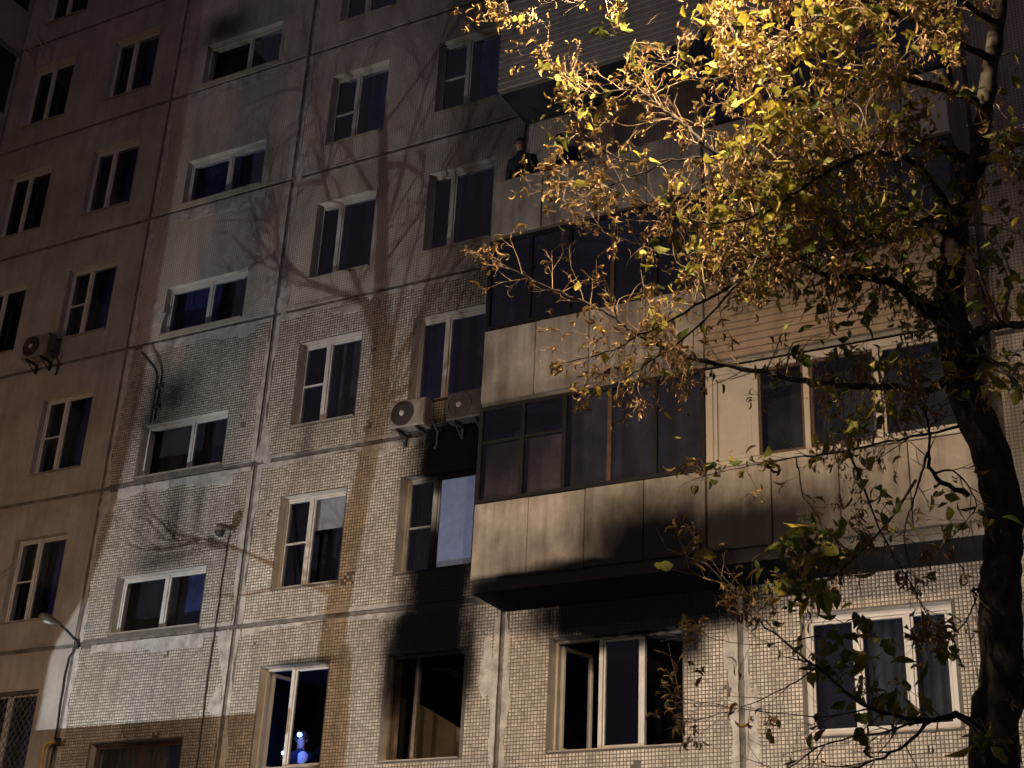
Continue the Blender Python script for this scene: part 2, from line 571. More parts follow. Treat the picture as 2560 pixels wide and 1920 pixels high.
H = 2.8
Z0 = 4.93              # bottom joint of row 1
JOINT = 0.036          # half joint
COLX = [(-23.10, -18.15, 'render'), (-18.15, -14.75, 'tile'), (-14.75, -9.90, 'tile'), (-9.90, -6.35, 'tile'), (-6.35, -2.82, 'tile'), (-2.82, 1.0, 'tile'), (1.0, 5.0, 'tile')]
WINX = {'L1': (-20.06, -18.80), 'L2': (-22.42, -21.19), 'A': (-17.39, -15.51), 'B': (-14.12, -12.86), 'C': (-11.79, -10.50), 'D': (-9.10, -7.16), 'E': (-5.53, -3.64)}
COLWIN = [('L2', 'L1'), ('A',), ('B', 'C'), ('D',), ('E',), (), ()]
ZW, HW, ZA, HA = 5.48, 1.557, 5.047, 0.998
DEPTH = 0.30
ROWS = list(range(-0, 9))


def opening(c, row):
    x0, x1 = WINX[c]
    if c == 'A':
        z0 = ZA + (row - 1) * H
        return x0, x1, z0, z0 + HA
    z0 = ZW + (row - 1) * H
    return x0, x1, z0, z0 + HW


def has_window(c, row):
    if c in 'DE':
        return row <= 1
    return True


def bay(key, x):
    """material of the bay the point x lies in (each bay has its own soot)"""
    return M[key if x < -18.15 or x > -2.8 else key + ('_A' if x < -14.75 else '_BC' if x < -9.9 else '_D')]


def make_panel(x0, x1, z0, z1, ops, front, reveal, parent_name='wall_panel'):
    mb = MB()
    xs = sorted({x0, x1, *[v for o in ops for v in o[:2]]})
    zs = sorted({z0, z1, *[v for o in ops for v in o[2:]]})
    for i in range(len(xs) - 1):
        for j in range(len(zs) - 1):
            cx, cz = (xs[i] + xs[i + 1]) / 2, (zs[j] + zs[j + 1]) / 2
            if any(o[0] < cx < o[1] and o[2] < cz < o[3] for o in ops):
                continue
            a, b, c, d = xs[i], xs[i + 1], zs[j], zs[j + 1]
            mb.poly([(a, 0, c), (b, 0, c), (b, 0, d), (a, 0, d)])
            mb.poly([(a, DEPTH, c), (a, DEPTH, d), (b, DEPTH, d), (b, DEPTH, c)], 1)
    for a, b, c, d in [(x0, x1, z0, z1)]:
        mb.poly([(a, 0, c), (a, 0, d), (a, DEPTH, d), (a, DEPTH, c)])
        mb.poly([(b, 0, c), (b, DEPTH, c), (b, DEPTH, d), (b, 0, d)])
        mb.poly([(a, 0, c), (a, DEPTH, c), (b, DEPTH, c), (b, 0, c)])
        mb.poly([(a, 0, d), (b, 0, d), (b, DEPTH, d), (a, DEPTH, d)])
    for a, b, c, d in ops:
        mb.poly([(a, 0, c), (a, DEPTH, c), (a, DEPTH, d), (a, 0, d)], 1)
        mb.poly([(b, 0, c), (b, 0, d), (b, DEPTH, d), (b, DEPTH, c)], 1)
        mb.poly([(a, 0, d), (a, DEPTH, d), (b, DEPTH, d), (b, 0, d)], 1)
        mb.poly([(a, 0, c), (b, 0, c), (b, DEPTH, c), (a, DEPTH, c)], 1)
    return bpart(mb.build(parent_name, [front, reveal]))


def hash01(a, b):
    v = np.sin(a * 12.9898 + b * 78.233) * 43758.5453
    return v - np.floor(v)


def smooth_noise(x, z, sc):
    x = x * sc
    z = z * sc
    xi, zi = np.floor(x), np.floor(z)
    fx, fz = x - xi, z - zi
    fx = fx * fx * (3 - 2 * fx)
    fz = fz * fz * (3 - 2 * fz)
    a = hash01(xi, zi) * (1 - fx) + hash01(xi + 1, zi) * fx
    b = hash01(xi, zi + 1) * (1 - fx) + hash01(xi + 1, zi + 1) * fx
    return a * (1 - fz) + b * fz


def tile_mesh(x0, x1, z0, z1, ops):
    i0, i1 = math.ceil((x0 + 0.02) / PITCHT), math.floor((x1 - 0.02) / PITCHT)
    j0, j1 = math.ceil((z0 + 0.02) / PITCHT), math.floor((z1 - 0.02) / PITCHT)
    I, J = np.meshgrid(np.arange(i0, i1), np.arange(j0, j1))
    X, Z = I.ravel() * PITCHT + GAPT, J.ravel() * PITCHT + GAPT
    S = PITCHT - GAPT
    keep = np.ones(len(X), bool)
    for o in ops:
        keep &= ~((X + S > o[0] - 0.015) & (X < o[1] + 0.015) & (Z + S > o[2] - 0.015) & (Z < o[3] + 0.015))
    keep &= ~((smooth_noise(X * 1.0, Z * 1.0, 2.3) > 0.93) & (hash01(I.ravel() * 1.0, J.ravel() * 1.0) > 0.45))      # a few tiles have dropped off
    X, Z = X[keep], Z[keep]
    n = len(X)
    jx = (rng.random(n) - .5) * 0.0012
    jz = (rng.random(n) - .5) * 0.0012
    X = X + jx
    Z = Z + jz
    yf = -0.0055 - rng.random(n) * 0.0012
    tilt = (rng.random((n, 2)) - .5) * 0.0016
    c = 0.0025
    V = np.zeros((n, 8, 3), np.float32)
    for k, (u, v) in enumerate(((0, 0), (1, 0), (1, 1), (0, 1))):
        V[:, k, 0] = X + u * S
        V[:, k, 2] = Z + v * S
        V[:, k, 1] = 0.001
        V[:, 4 + k, 0] = X + (c if u == 0 else S - c)
        V[:, 4 + k, 2] = Z + (c if v == 0 else S - c)
        V[:, 4 + k, 1] = yf + tilt[:, 0] * (u - .5) + tilt[:, 1] * (v - .5)
    base = np.array([(4, 5, 6, 7), (0, 1, 5, 4), (1, 2, 6, 5), (2, 3, 7, 6), (3, 0, 4, 7)])
    Fq = (np.arange(n)[:, None, None] * 8 + base[None]).reshape(-1, 4)
    return np_mesh('tile_facing', V.reshape(-1, 3), Fq, [bay('tile', (x0 + x1) / 2)])


TILE_ROWS = (0, 1, 2, 3)
for ci, (cx0, cx1, kind) in enumerate(COLX):
    for row in ROWS:
        z0, z1 = Z0 + (row - 1) * H, Z0 + row * H
        if row == 0:
            z0 = 0.10
        ops = [opening(c, row) for c in COLWIN[ci] if has_window(c, row) and row >= 1]
        x0, x1 = cx0 + JOINT, cx1 - JOINT
        tiled = kind == 'tile' and row in (1, 2, 3) and ci in (1, 2, 3, 4)
        xm = (cx0 + cx1) / 2
        fm = M['render'] if kind == 'render' else bay('grout' if tiled else 'tilewall', xm)
        p = make_panel(x0, x1, z0 + JOINT, z1 - JOINT, ops, fm, bay('reveal', xm))
        if tiled:
            t = link('tile_facing', tile_mesh(x0, x1, z0 + JOINT, z1 - JOINT, ops), p)
            tag(t, kind='stuff')

ZTOP = Z0 + 8 * H
# recessed sealant in the joints
for cx0, cx1, k in COLX[:-1]:
    mb = MB()
    mb.box(cx1 - 0.045, cx1 + 0.045, 0.014, 0.06, 0.1, ZTOP)
    bpart(mb.build('joint_sealant', M['joint']))
for row in ROWS[:-1]:
    z = Z0 + row * H
    for cx0, cx1, k in COLX:
        mb = MB()
        mb.box(cx0 + 0.046, cx1 - 0.046, 0.018, 0.056, z - 0.045, z + 0.045)
        bpart(mb.build('joint_sealant', bay('joint', (cx0 + cx1) / 2)))


def smear_strip(p0, p1, w0, w1, seed, thick=0.012, step=0.06):
    """mortar smeared along a joint: a low irregular ridge; p0,p1 are (x,z); widths measured to one side of the line"""
    r = random.Random(seed)
    d = Vector((p1[0] - p0[0], p1[1] - p0[1]))
    L = d.length
    d.normalize()
    nrm = Vector((-d.y, d.x))
    n = max(2, int(L / step))
    mb = MB()
    a = r.random() * 9
    rows = []
    for i in range(n + 1):
        t = L * i / n
        w = w0 + (w1 - w0) * (0.5 + 0.32 * math.sin(t * 2.1 + a) + 0.18 * math.sin(t * 7.3 + a * 2)) + r.uniform(-0.012, 0.012)
        q = 0.004 + r.uniform(-0.003, 0.006)
        base = Vector(p0) + d * t
        e0 = base + nrm * q
        e1 = base + nrm * max(w, q + 0.012)
        h = thick * r.uniform(0.75, 1.2)
        rows.append((e0, e1, h))
    for i in range(n):
        (a0, a1, h0), (b0, b1, h1) = rows[i], rows[i + 1]
        A = [(a0.x, 0.0015, a0.y), (a0.x, -h0, a0.y), (a1.x, -h0 * .7, a1.y), (a1.x, 0.0015, a1.y)]
        B = [(b0.x, 0.0015, b0.y), (b0.x, -h1, b0.y), (b1.x, -h1 * .7, b1.y), (b1.x, 0.0015, b1.y)]
        for k in range(3):
            mb.poly([A[k], B[k], B[k + 1], A[k + 1]])
    return mb.build('mortar_smear', bay('smear', (p0[0] + p1[0]) / 2))


sd = 0
for cx in (-18.15, -14.75, -9.90, -6.35):
    for row in range(1, 8):
        z0, z1 = Z0 + (row - 1) * H, Z0 + row * H
        if cx > -9 and row > 1:
            continue
        for side in (-1, 1):
            sd += 1
            w = (0.02, 0.14) if cx != -18.15 else (0.05, 0.17)
            if cx == -18.15 and side < 0:
                continue
            if side > 0:
                o = smear_strip((cx + 0.036, z1 - 0.04), (cx + 0.036, z0 + 0.04), w[0], w[1], sd)
            else:
                o = smear_strip((cx - 0.036, z0 + 0.04), (cx - 0.036, z1 - 0.04), w[0], w[1], sd)
            bpart(o)
for row in range(1, 7):
    z = Z0 + row * H
    for (xa, xb) in ((-15.45, -14.85), (-14.6, -10.4), (-9.8, -6.45), (-6.25, -2.95)):
        if xa > -10 and row >= 1:
            continue
        sd += 1
        bpart(smear_strip((xa, z + 0.034), (xb, z + 0.034), 0.01, 0.09, sd))
        sd += 1
        bpart(smear_strip((xb, z - 0.034), (xa, z - 0.034), 0.015, 0.11, sd))
    # plaster band under the stairwell window
    sd += 1
    bpart(smear_strip((-15.35, z - 0.03), (-17.75, z - 0.03), 0.12, 0.26, sd, 0.016))

def mortar_patch(cx, cz, rx, rz, seed):
    """an uneven trowelled patch of repair mortar"""
    r = random.Random(seed)
    n = 26
    ring = []
    for i in range(n):
        a = 2 * math.pi * i / n
        q = 1 + 0.22 * math.sin(3 * a + seed) + r.uniform(-.16, .16)
        ring.append((cx + rx * q * math.cos(a), cz + rz * q * math.sin(a)))
    mb = MB()
    for i in range(n):
        (a, b), (c, d) = ring[i], ring[(i + 1) % n]
        m = lambda u, v, k: (cx + (u - cx) * k, cz + (v - cz) * k)
        a2, b2 = m(a, b, .8)
        c2, d2 = m(c, d, .8)
        mb.poly([(a, 0.001, b), (c, 0.001, d), (c2, -0.0115, d2), (a2, -0.0115, b2)])
        mb.poly([(a2, -0.0115, b2), (c2, -0.0115, d2), (cx, -0.0135, cz)])
    return mb.build('mortar_patch', bay('smear', cx))


for i, (px_, pz_, rx_, rz_) in enumerate(((-17.95, 10.25, 0.20, 0.20), (-14.62, 10.78, 0.16, 0.30), (-14.60, 13.55, 0.13, 0.34), (-14.93, 7.45, 0.12, 0.30), (-14.58, 16.4, 0.14, 0.3), (-14.98, 14.2, 0.16, 0.5),
                                          (-10.12, 6.7, 0.13, 0.45), (-14.95, 6.55, 0.12, 0.22), (-15.4, 10.32, 0.25, 0.10), (-13.2, 13.12, 0.4, 0.09), (-12.3, 10.36, 0.35, 0.07), (-15.35, 13.15, 0.25, 0.12),
                                          (-17.6, 13.9, 0.22, 0.3), (-16.2, 15.9, 0.5, 0.10), (-6.2, 5.6, 0.09, 0.5), (-6.5, 6.6, 0.08, 0.4))):
    bpart(mortar_patch(px_, pz_, rx_, rz_, i + 3))

# building body behind the facade: floors, back, ends, roof
for row in range(1, 9):
    z = Z0 + (row - 1) * H - 0.32
    mb = MB()
    mb.box(-23.1, 5.0, DEPTH + 0.002, 6.0, z - 0.2, z)
    bpart(mb.build('floor_slab', M['dark_room']))
mb = MB()
mb.box(-23.1, 5.0, 6.003, 6.3, 0.1, ZTOP)
bpart(mb.build('rear_wall', M['dark_room']))
for x in (-23.4, 5.003):
    mb = MB()
    mb.box(x, x + 0.297, 0.0, 6.3, 0.1, ZTOP)
    bpart(mb.build('end_wall', M['tilewall']))
mb = MB()
mb.box(-23.5, 5.4, -0.35, 6.5, ZTOP + 0.003, ZTOP + 0.35)
bpart(mb.build('roof', M['slab']))
for x in (-18.15, -14.75, -12.32, -9.9, -6.35, -2.82):
    mb = MB()
    mb.box(x - 0.07, x + 0.07, DEPTH + 0.004, 5.99, 0.1, ZTOP - 0.01)
    bpart(mb.build('partition_wall', M['burnt']))
# entrance canopy below the stairwell windows (throws the straight shadow edge at the lower left)
mb = MB()
mb.box(-19.3, -15.05, -2.6, -0.01, 4.62, 4.86)
mb.box(-19.2, -19.0, -2.5, -2.3, 0.13, 4.617)
mb.box(-15.35, -15.15, -2.5, -2.3, 0.13, 4.617)
bpart(mb.build('entrance_canopy', M['slab']))

# ------------------------------------------------------------------ windows
YF = 0.115            # front of the frames


def rect_frame(mb, x0, x1, z0, z1, w, y0, y1, m=0):
    """four bars; uprights between head and foot"""
    mb.cbox(x0, x1, y0, y1, z1 - w, z1, 0.005, m)
    mb.cbox(x0, x1, y0, y1, z0, z0 + w, 0.005, m)
    mb.cbox(x0, x0 + w, y0, y1, z0 + w, z1 - w, 0.005, m)
    mb.cbox(x1 - w, x1, y0, y1, z0 + w, z1 - w, 0.005, m)


def pane(parent, x0, x1, z0, z1, y, mat):
    mb = MB()
    mb.box(x0, x1, y, y + 0.012, z0, z1)
    o = mb.build('pane', mat)
    o.parent = parent
    o.matrix_parent_inverse = parent.matrix_world.inverted() if False else Matrix.Translation(-parent.location)
    return o


def sub(o, parent):
    """everything is modelled in world coordinates with parents at the origin"""
    o.parent = parent
    return o


def curtain_backing(x0, x1, z0, z1, y, mat, waves=9, amp=0.025):
    mb = MB()
    waves = random.randint(5, 13)
    amp = random.choice((0.0015, 0.004, 0.010, 0.022))
    n = waves * 6
    a = random.random() * 6
    for i in range(n):
        u0, u1 = x0 + (x1 - x0) * i / n, x0 + (x1 - x0) * (i + 1) / n
        y0 = y + amp * math.sin(a + i * 2 * math.pi / 6) + amp * .5 * math.sin(i * 0.9)
        y1 = y + amp * math.sin(a + (i + 1) * 2 * math.pi / 6) + amp * .5 * math.sin((i + 1) * 0.9)
        mb.poly([(u0, y0, z0), (u1, y1, z0), (u1, y1, z1), (u0, y0, z1)])
    return mb.build('curtain_backing', mat, smooth=True)


def window(c, row, split=0.42, muntin=None, curt='sky_navy', curt2=None, frame='white', left_open=False, right_open=False,
           splits=None, skip_pane=(), blind=None, frost=None, casing=0.0, label=None, room=False, glassmat='glass', fw=0.036):
    x0, x1, z0, z1 = opening(c, row)
    e = 0.004
    fm = bay(frame, (x0 + x1) / 2) if frame == 'white' else M[frame]
    y0, y1 = YF, YF + 0.07
    mb = MB()
    rect_frame(mb, x0 + e, x1 - e, z0 + e, z1 - e, fw, y0, y1)
    W = x1 - x0
    sp = splits if splits else [split]
    xs = [x0 + e + fw] + [x0 + W * s for s in sp] + [x1 - e - fw]
    mw = 0.030
    for x in xs[1:-1]:
        mb.cbox(x - mw, x + mw, y0 - 0.002, y1 - 0.002, z0 + fw + e, z1 - fw - e, 0.005)
    win = bpart(mb.build('window', fm))
    if label:
        win['label'] = label
    zb, zt = z0 + e + fw, z1 - e - fw
    for i in range(len(xs) - 1):
        a = xs[i] + (mw if i > 0 else 0)
        b = xs[i + 1] - (mw if i < len(xs) - 2 else 0)
        opened = (left_open and i == 0) or (right_open and i == len(xs) - 2)
        # fixed light or sash
        sash_w = 0.032
        if opened:
            wd = b - a
            mb = MB()
            rect_frame(mb, 0, wd, zb + 0.01, zt - 0.01, 0.05, -0.03, 0.03)
            s_o = mb.build('sash', fm)
            s_o.location = (a + 0.012 if i == 0 else b - 0.012, y1 + 0.035, 0)
            s_o.rotation_euler = (0, 0, math.radians(74 if i == 0 else 100))
            s_o.parent = win
            mb = MB()
            mb.box(0.05, wd - 0.05, -0.006, 0.006, zb + 0.06, zt - 0.06)
            g = mb.build('pane', M['glass'])
            g.location = s_o.location
            g.rotation_euler = s_o.rotation_euler
            g.parent = win
            continue
        if i in skip_pane:
            continue
        mb = MB()
        rect_frame(mb, a + 0.003, b - 0.003, zb + 0.003, zt - 0.003, sash_w, y0 + 0.012, y1 - 0.012)
        sub(mb.build('sash', fm), win)
        pa, pb, pz0, pz1 = a + sash_w, b - sash_w, zb + sash_w, zt - sash_w
        if muntin is not None and i == 0:
            zm = pz0 + (pz1 - pz0) * muntin
            mb = MB()
            mb.cbox(pa, pb, y0 + 0.010, y1 - 0.016, zm - 0.014, zm + 0.014, 0.004)
            sub(mb.build('muntin', fm), win)
            pieces = [(pz0, zm - 0.014), (zm + 0.014, pz1)]
        else:
            pieces = [(pz0, pz1)]
        for q0, q1 in pieces:
            mb = MB()
            mb.box(pa, pb, y0 + 0.032, y0 + 0.040, q0, q1)
            gm = M['frost'] if (frost is not None and i == frost) else M[glassmat]
            sub(mb.build('pane', gm), win)
        if blind and i == blind[0]:
            mb = MB()
            mb.box(pa - 0.02, pb + 0.02, y1 + 0.02, y1 + 0.026, pz1 - (pz1 - pz0) * blind[1], pz1 + 0.02)
            sub(mb.build('roller_blind', M['blind']), win)
    # sill
    mb = MB()
    zs = z0 + 0.0035
    prof = [(-0.045, zs - 0.012), (-0.045, zs + 0.006), (YF - 0.002, zs + 0.026), (YF - 0.002, zs + 0.0015)]
    xa, xb = x0 + 0.003, x1 - 0.003
    if True:
        A = [(xa, y, z) for y, z in prof]
        B = [(xb, y, z) for y, z in prof]
        for k in range(4):
            mb.poly([A[k], B[k], B[(k + 1) % 4], A[(k + 1) % 4]])
        mb.poly(A[::-1])
        mb.poly(B)
    sub(mb.build('sill', bay('sill', (x0 + x1) / 2)), win)
    # drapes, or a dark sheet standing in for the unlit room and sky reflection
    if not room:
        mid = xs[1]
        y = 0.42
        if curt2:
            sub(curtain_backing(x0 - 0.35, mid, z0 - 0.3, z1 + 0.5, y, M[curt]), win)
            sub(curtain_backing(mid, x1 + 0.35, z0 - 0.3, z1 + 0.5, y + 0.06, M[curt2]), win)
        else:
            sub(curtain_backing(x0 - 0.35, x1 + 0.35, z0 - 0.3, z1 + 0.5, y, M[curt]), win)
    return win


for row in range(1, 9):
    # left columns
    window('L2', row, 0.42, None, 'sky_navy', 'cur_brown' if row % 2 == 0 else 'room_black', glassmat='glass_dark')
    window('L1', row, 0.40, 0.5 if row in (3, 4, 2) else None, 'room_black' if row < 5 else 'cur_brown', 'sky_navy')
    if row == 2:
        window('A', row, 0.52, None, 'room_black', 'sky_blue')
    elif row == 3:
        window('A', row, 0.55, None, 'room_black', 'room_black', skip_pane=(0,), label='stairwell window with its left light broken out')
    elif row == 6:
        window('A', row, 0.55, None, 'room_black', 'sky_navy', skip_pane=(0,))
    else:
        window('A', row, 0.52, None, 'room_black' if row < 4 else 'sky_navy', 'room_black' if row < 5 else 'sky_navy', frame='brownframe' if row == 1 else 'white')
    # flats
    if row == 1:
        window('B', row, 0.42, None, room=True, left_open=True, label='window with its left sash swung open inwards')
        window('C', row, 0.34, None, room=True, left_open=True, skip_pane=(1,), frame='char', label='burnt-out window without glass')
    elif row == 2:
        window('B', row, 0.42, 0.5, 'room_black', 'room_black', blind=(1, 0.36), label='window with a cream blind half drawn')
        window('C', row, 0.42, 0.48, 'room_black', 'sky_navy', frost=1, label='window with a frosted pale blue pane')
    elif row == 3:
        window('B', row, 0.42, 0.5, 'room_black', 'cur_green')
        window('C', row, 0.42, None, 'sky_navy', 'room_black')
    elif row == 4:
        window('B', row, 0.36, None, 'room_black', 'room_black')
        window('C', row, 0.34, None, 'room_black', 'room_black')
    else:
        window('B', row, 0.42, 0.45, 'room_black', 'sky_navy')
        window('C', row, 0.44, 0.5, 'cur_brown', 'sky_navy')
window('D', 1, splits=[0.36, 0.68], room=True, left_open=True, skip_pane=(2,), label='three-light window, soot-black above, outer lights open', glassmat='glass')
window('E', 1, splits=[0.36, 0.70], curt='room_black', curt2='cur_green', label='three-light white window behind the tree trunk', fw=0.075)

# burnt rooms and the occupied room behind row 1
for (x0, x1, m) in ((-14.67, -12.40, 'dark_room'), (-12.24, -9.98, 'burnt'), (-9.82, -6.43, 'burnt')):
    mb = MB()
    mb.box(x0, x1, 3.6, 3.66, 4.62, 7.1)
    bpart(mb.build('room_wall', M[m]))
mb = MB()      # wall piece cut to the shape of the lit wedge inside the burnt-out room
P_ = [(-12.1, 4.7), (-10.55, 4.7), (-10.55, 5.83), (-11.69, 6.47), (-12.1, 6.62)]
mb.poly([(x, 0.90, z) for x, z in P_])
mb.poly([(x, 0.96, z) for x, z in P_][::-1])
for i in range(5):
    (xa_, za_), (xb_, zb_) = P_[i], P_[(i + 1) % 5]
    mb.poly([(xa_, 0.90, za_), (xa_, 0.96, za_), (xb_, 0.96, zb_), (xb_, 0.90, zb_)])
bpart(mb.build('room_wall', M['lit_wedge']))
# grille over the lowest left window: expanded diamond mesh
gx0, gx1, gz0, gz1 = opening('L1', 1)
mb = MB()
rect_frame(mb, gx0 + 0.01, gx1 - 0.01, gz0 + 0.01, gz1 - 0.01, 0.03, 0.03, 0.05)
gl = bpart(mb.build('window_grille', M['metal_grey']))
mb = MB()
st = 0.125
hgt = gz1 - gz0 - 0.06
wid = gx1 - gx0 - 0.06
k = -int(hgt / st) - 1
while k * st < wid:
    for sgn in (1, -1):
        # x = k*st + t, z = t (or mirrored)
        t0, t1 = max(0, -k * st), min(hgt * 0.75, wid - k * st)
        if t1 > t0:
            pa = (k * st + t0, t0 / 0.75)
            pb = (k * st + t1, t1 / 0.75)
            if sgn < 0:
                pa, pb = (wid - pa[0], pa[1]), (wid - pb[0], pb[1])
            yy = 0.036 if sgn > 0 else 0.044
            mb.tube([(gx0 + 0.03 + pa[0], yy, gz0 + 0.03 + pa[1]), (gx0 + 0.03 + pb[0], yy, gz0 + 0.03 + pb[1])], 0.006, 5)
    k += 1
sub(mb.build('grille_mesh', M['metal_grey']), gl)

# ------------------------------------------------------------------ balconies
YB = -1.0


def balcony(xa, xb, row, style, glaze, seed):
    """one balcony: slab as the part, everything on it as sub-parts"""
    zb = 7.5 + (row - 2) * H
    r = random.Random(seed)
    mb = MB()
    mb.box(xa, xb, YB + 0.06, -0.016, zb, zb + 0.18)
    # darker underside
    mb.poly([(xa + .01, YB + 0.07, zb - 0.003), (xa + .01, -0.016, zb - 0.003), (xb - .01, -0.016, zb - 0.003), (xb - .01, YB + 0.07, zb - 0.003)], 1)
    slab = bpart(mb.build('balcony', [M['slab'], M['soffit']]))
    zp0, zp1 = zb + 0.16, zb + {2: 1.28, 3: 1.23, 4: 1.06}.get(row, 1.2)
    if row >= 3:
        zp0 = zb + 0.06
    if style == 'concrete':
        n = round((xb - xa) / 0.80)
        w = (xb - xa) / n
        for i in range(n):
            a, b = xa + i * w, xa + (i + 1) * w
            g = r.uniform(0.003, 0.009)
            mb = MB()
            dz = r.uniform(-0.018, 0.018)
            dy = r.uniform(-0.008, 0.008)
            mb.cbox(a + g, b - g, YB + dy, YB + 0.05 + dy, zp0 + dz, zp1 + dz * .5, 0.008)
            sub(mb.build('parapet_panel', M['concrete']), slab)
        for x in (xa, xb - 0.05):
            mb = MB()
            mb.box(x + 0.002, x + 0.048, YB + 0.062, -0.02, zp0, zp1 - 0.01)
            sub(mb.build('parapet_end', M['concrete']), slab)
    elif style in ('siding', 'siding_tan'):
        if style == 'siding':
            zp0, zp1 = zb + 0.06 - 0.02, zb + 1.72
        nb = int((zp1 - zp0) / 0.105)
        h = (zp1 - zp0) / nb
        sm = M['siding'] if style == 'siding' else M['siding_dark']
        for i in range(nb):
            z = zp0 + i * h
            mb = MB()
            A = [(xa, YB - 0.016, z), (xa, YB + 0.010, z + h - 0.006), (xa, YB + 0.03, z + h - 0.006), (xa, YB + 0.03, z)]
            B = [(xb, p[1], p[2]) for p in A]
            for kk in range(4):
                mb.poly([A[kk], A[(kk + 1) % 4], B[(kk + 1) % 4], B[kk]])
            mb.poly(A[::-1])
            mb.poly(B)
            sub(mb.build('siding_board', sm), slab)
        for x in (xa, xb - 0.05):
            mb = MB()
            mb.box(x + 0.002, x + 0.048, YB + 0.04, -0.02, zp0, zp1)
            sub(mb.build('parapet_end', sm), slab)
        mb = MB()
        mb.box(xa - 0.02, xb + 0.0, YB - 0.03, YB + 0.05, zp1, zp1 + 0.04)
        sub(mb.build('capping', sm), slab)
    zt = zb + H - 0.01
    zg0 = zp1 + (0.045 if style == 'siding' else 0.02)
    if glaze == 'dark':
        cuts = [xa + 0.03, xa + 0.72, xa + 1.38, xa + 2.08, xa + 2.75, xb - 0.03]
        mb = MB()
        y0, y1 = YB + 0.005, YB + 0.06
        mb.box(xa, xb, y0, y1, zg0, zg0 + 0.05)
        mb.box(xa, xb, y0, y1, zt - 0.06, zt)
        fr = sub(mb.build('glazing_frame', M['charframe']), slab)
        for i, x in enumerate(cuts):
            mb = MB()
            w = 0.03
            mb.box(x - w, x + w, y0 - 0.004, y1 - 0.004, zg0 + 0.052, zt - 0.062)
            sub(mb.build('mullion', M['brownframe'] if (i == 3) else M['charframe']), slab)
        ztr = zg0 + 0.62 * (zt - zg0)
        for i in range(len(cuts) - 1):
            a, b = cuts[i] + 0.03, cuts[i + 1] - 0.03
            tr = (row == 2 and i in (0, 1)) or (row == 3 and i in (1,))
            if tr:
                mb = MB()
                mb.box(a, b, y0 + 0.006, y1 - 0.012, ztr - 0.02, ztr + 0.02)
                sub(mb.build('transom', M['charframe']), slab)
            for q0, q1 in ((zg0 + 0.05, ztr - 0.02), (ztr + 0.02, zt - 0.06)) if tr else ((zg0 + 0.05, zt - 0.06),):
                mb = MB()
                mb.box(a, b, YB + 0.03, YB + 0.036, q0, q1)
                sub(mb.build('pane', M['glass']), slab)
            if row == 2 and i in (0, 1):
                mb = MB()
                mb.box(a + 0.05, b - 0.03, YB + 0.07, YB + 0.085, zg0 - 0.1, ztr - 0.03)
                sub(mb.build('board', M['board']), slab)
        if row == 2:
            sub(curtain_backing(xa + 1.42, xb - 0.06, zg0 - 0.2, zt - 0.02, YB + 0.16, M['smoky']), slab)
        # end glazing toward the left
        mb = MB()
        rect_frame(mb, 0, 0.9, zg0, zt - 0.002, 0.05, -0.02, 0.02)
        e = mb.build('glazing_frame', M['charframe'])
        e.location = (xa + 0.028, -0.93, 0)
        e.rotation_euler = (0, 0, math.pi / 2)
        sub(e, slab)
        mb = MB()
        mb.box(xa + 0.024, xa + 0.030, -0.87, -0.09, zg0 + 0.05, zt - 0.05)
        sub(mb.build('pane', M['glass_dark']), slab)
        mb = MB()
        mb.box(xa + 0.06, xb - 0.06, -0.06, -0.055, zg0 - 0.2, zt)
        sub(mb.build('backdrop_sheet', M['room_black']), slab)
        slab.children[-1].name = 'curtain_backing'
    elif glaze == 'white':
        y0, y1 = YB + 0.0, YB + 0.07
        mb = MB()
        mb.cbox(xa, xb, y0, y1, zg0, zg0 + 0.09, 0.008)
        mb.cbox(xa, xb, y0, y1, zt - 0.16, zt - 0.05, 0.008)
        sub(mb.build('glazing_frame', M['white_bal']), slab)
        cuts = [xa + 0.05, xa + 0.68, xa + 1.38, xa + 2.30, xb - 0.05]
        for i, x in enumerate(cuts):
            mb = MB()
            w = 0.05 if i in (0, 1) else 0.038
            mb.cbox(x - w, x + w, y0 - 0.006, y1 - 0.006, zg0 + 0.093, zt - 0.163, 0.006)
            sub(mb.build('mullion', M['white_bal']), slab)
        # infill panel in the first bay
        a, b = cuts[0] + 0.05, cuts[1] - 0.05
        mb = MB()
        rect_frame(mb, a, b, zg0 + 0.094, zt - 0.164, 0.06, y0 + 0.006, y1 - 0.01)
        mb.cbox(a + 0.062, b - 0.062, y0 + 0.022, y1 - 0.02, zg0 + 0.156, zt - 0.226, 0.006)
        sub(mb.build('infill_panel', M['white_bal']), slab)
        for i in (1, 2, 3):
            a, b = cuts[i] + 0.05, cuts[i + 1] - 0.038
            mb = MB()
            rect_frame(mb, a, b, zg0 + 0.096, zt - 0.166, 0.035, y0 + 0.014, y1 - 0.014)
            sub(mb.build('sash', M['brownframe'] if i < 3 else M['white_bal']), slab)
            mb = MB()
            mb.box(a + 0.03, b - 0.03, y0 + 0.030, y0 + 0.036, zg0 + 0.12, zt - 0.19)
            sub(mb.build('pane', M['glass']), slab)
        mb = MB()
        mb.box(xa + 0.06, xb - 0.06, -0.20, -0.19, zg0 - 0.2, zt)
        o = sub(mb.build('curtain_backing', M['cur_green']), slab)
    elif glaze == 'back':
        pass
    return slab


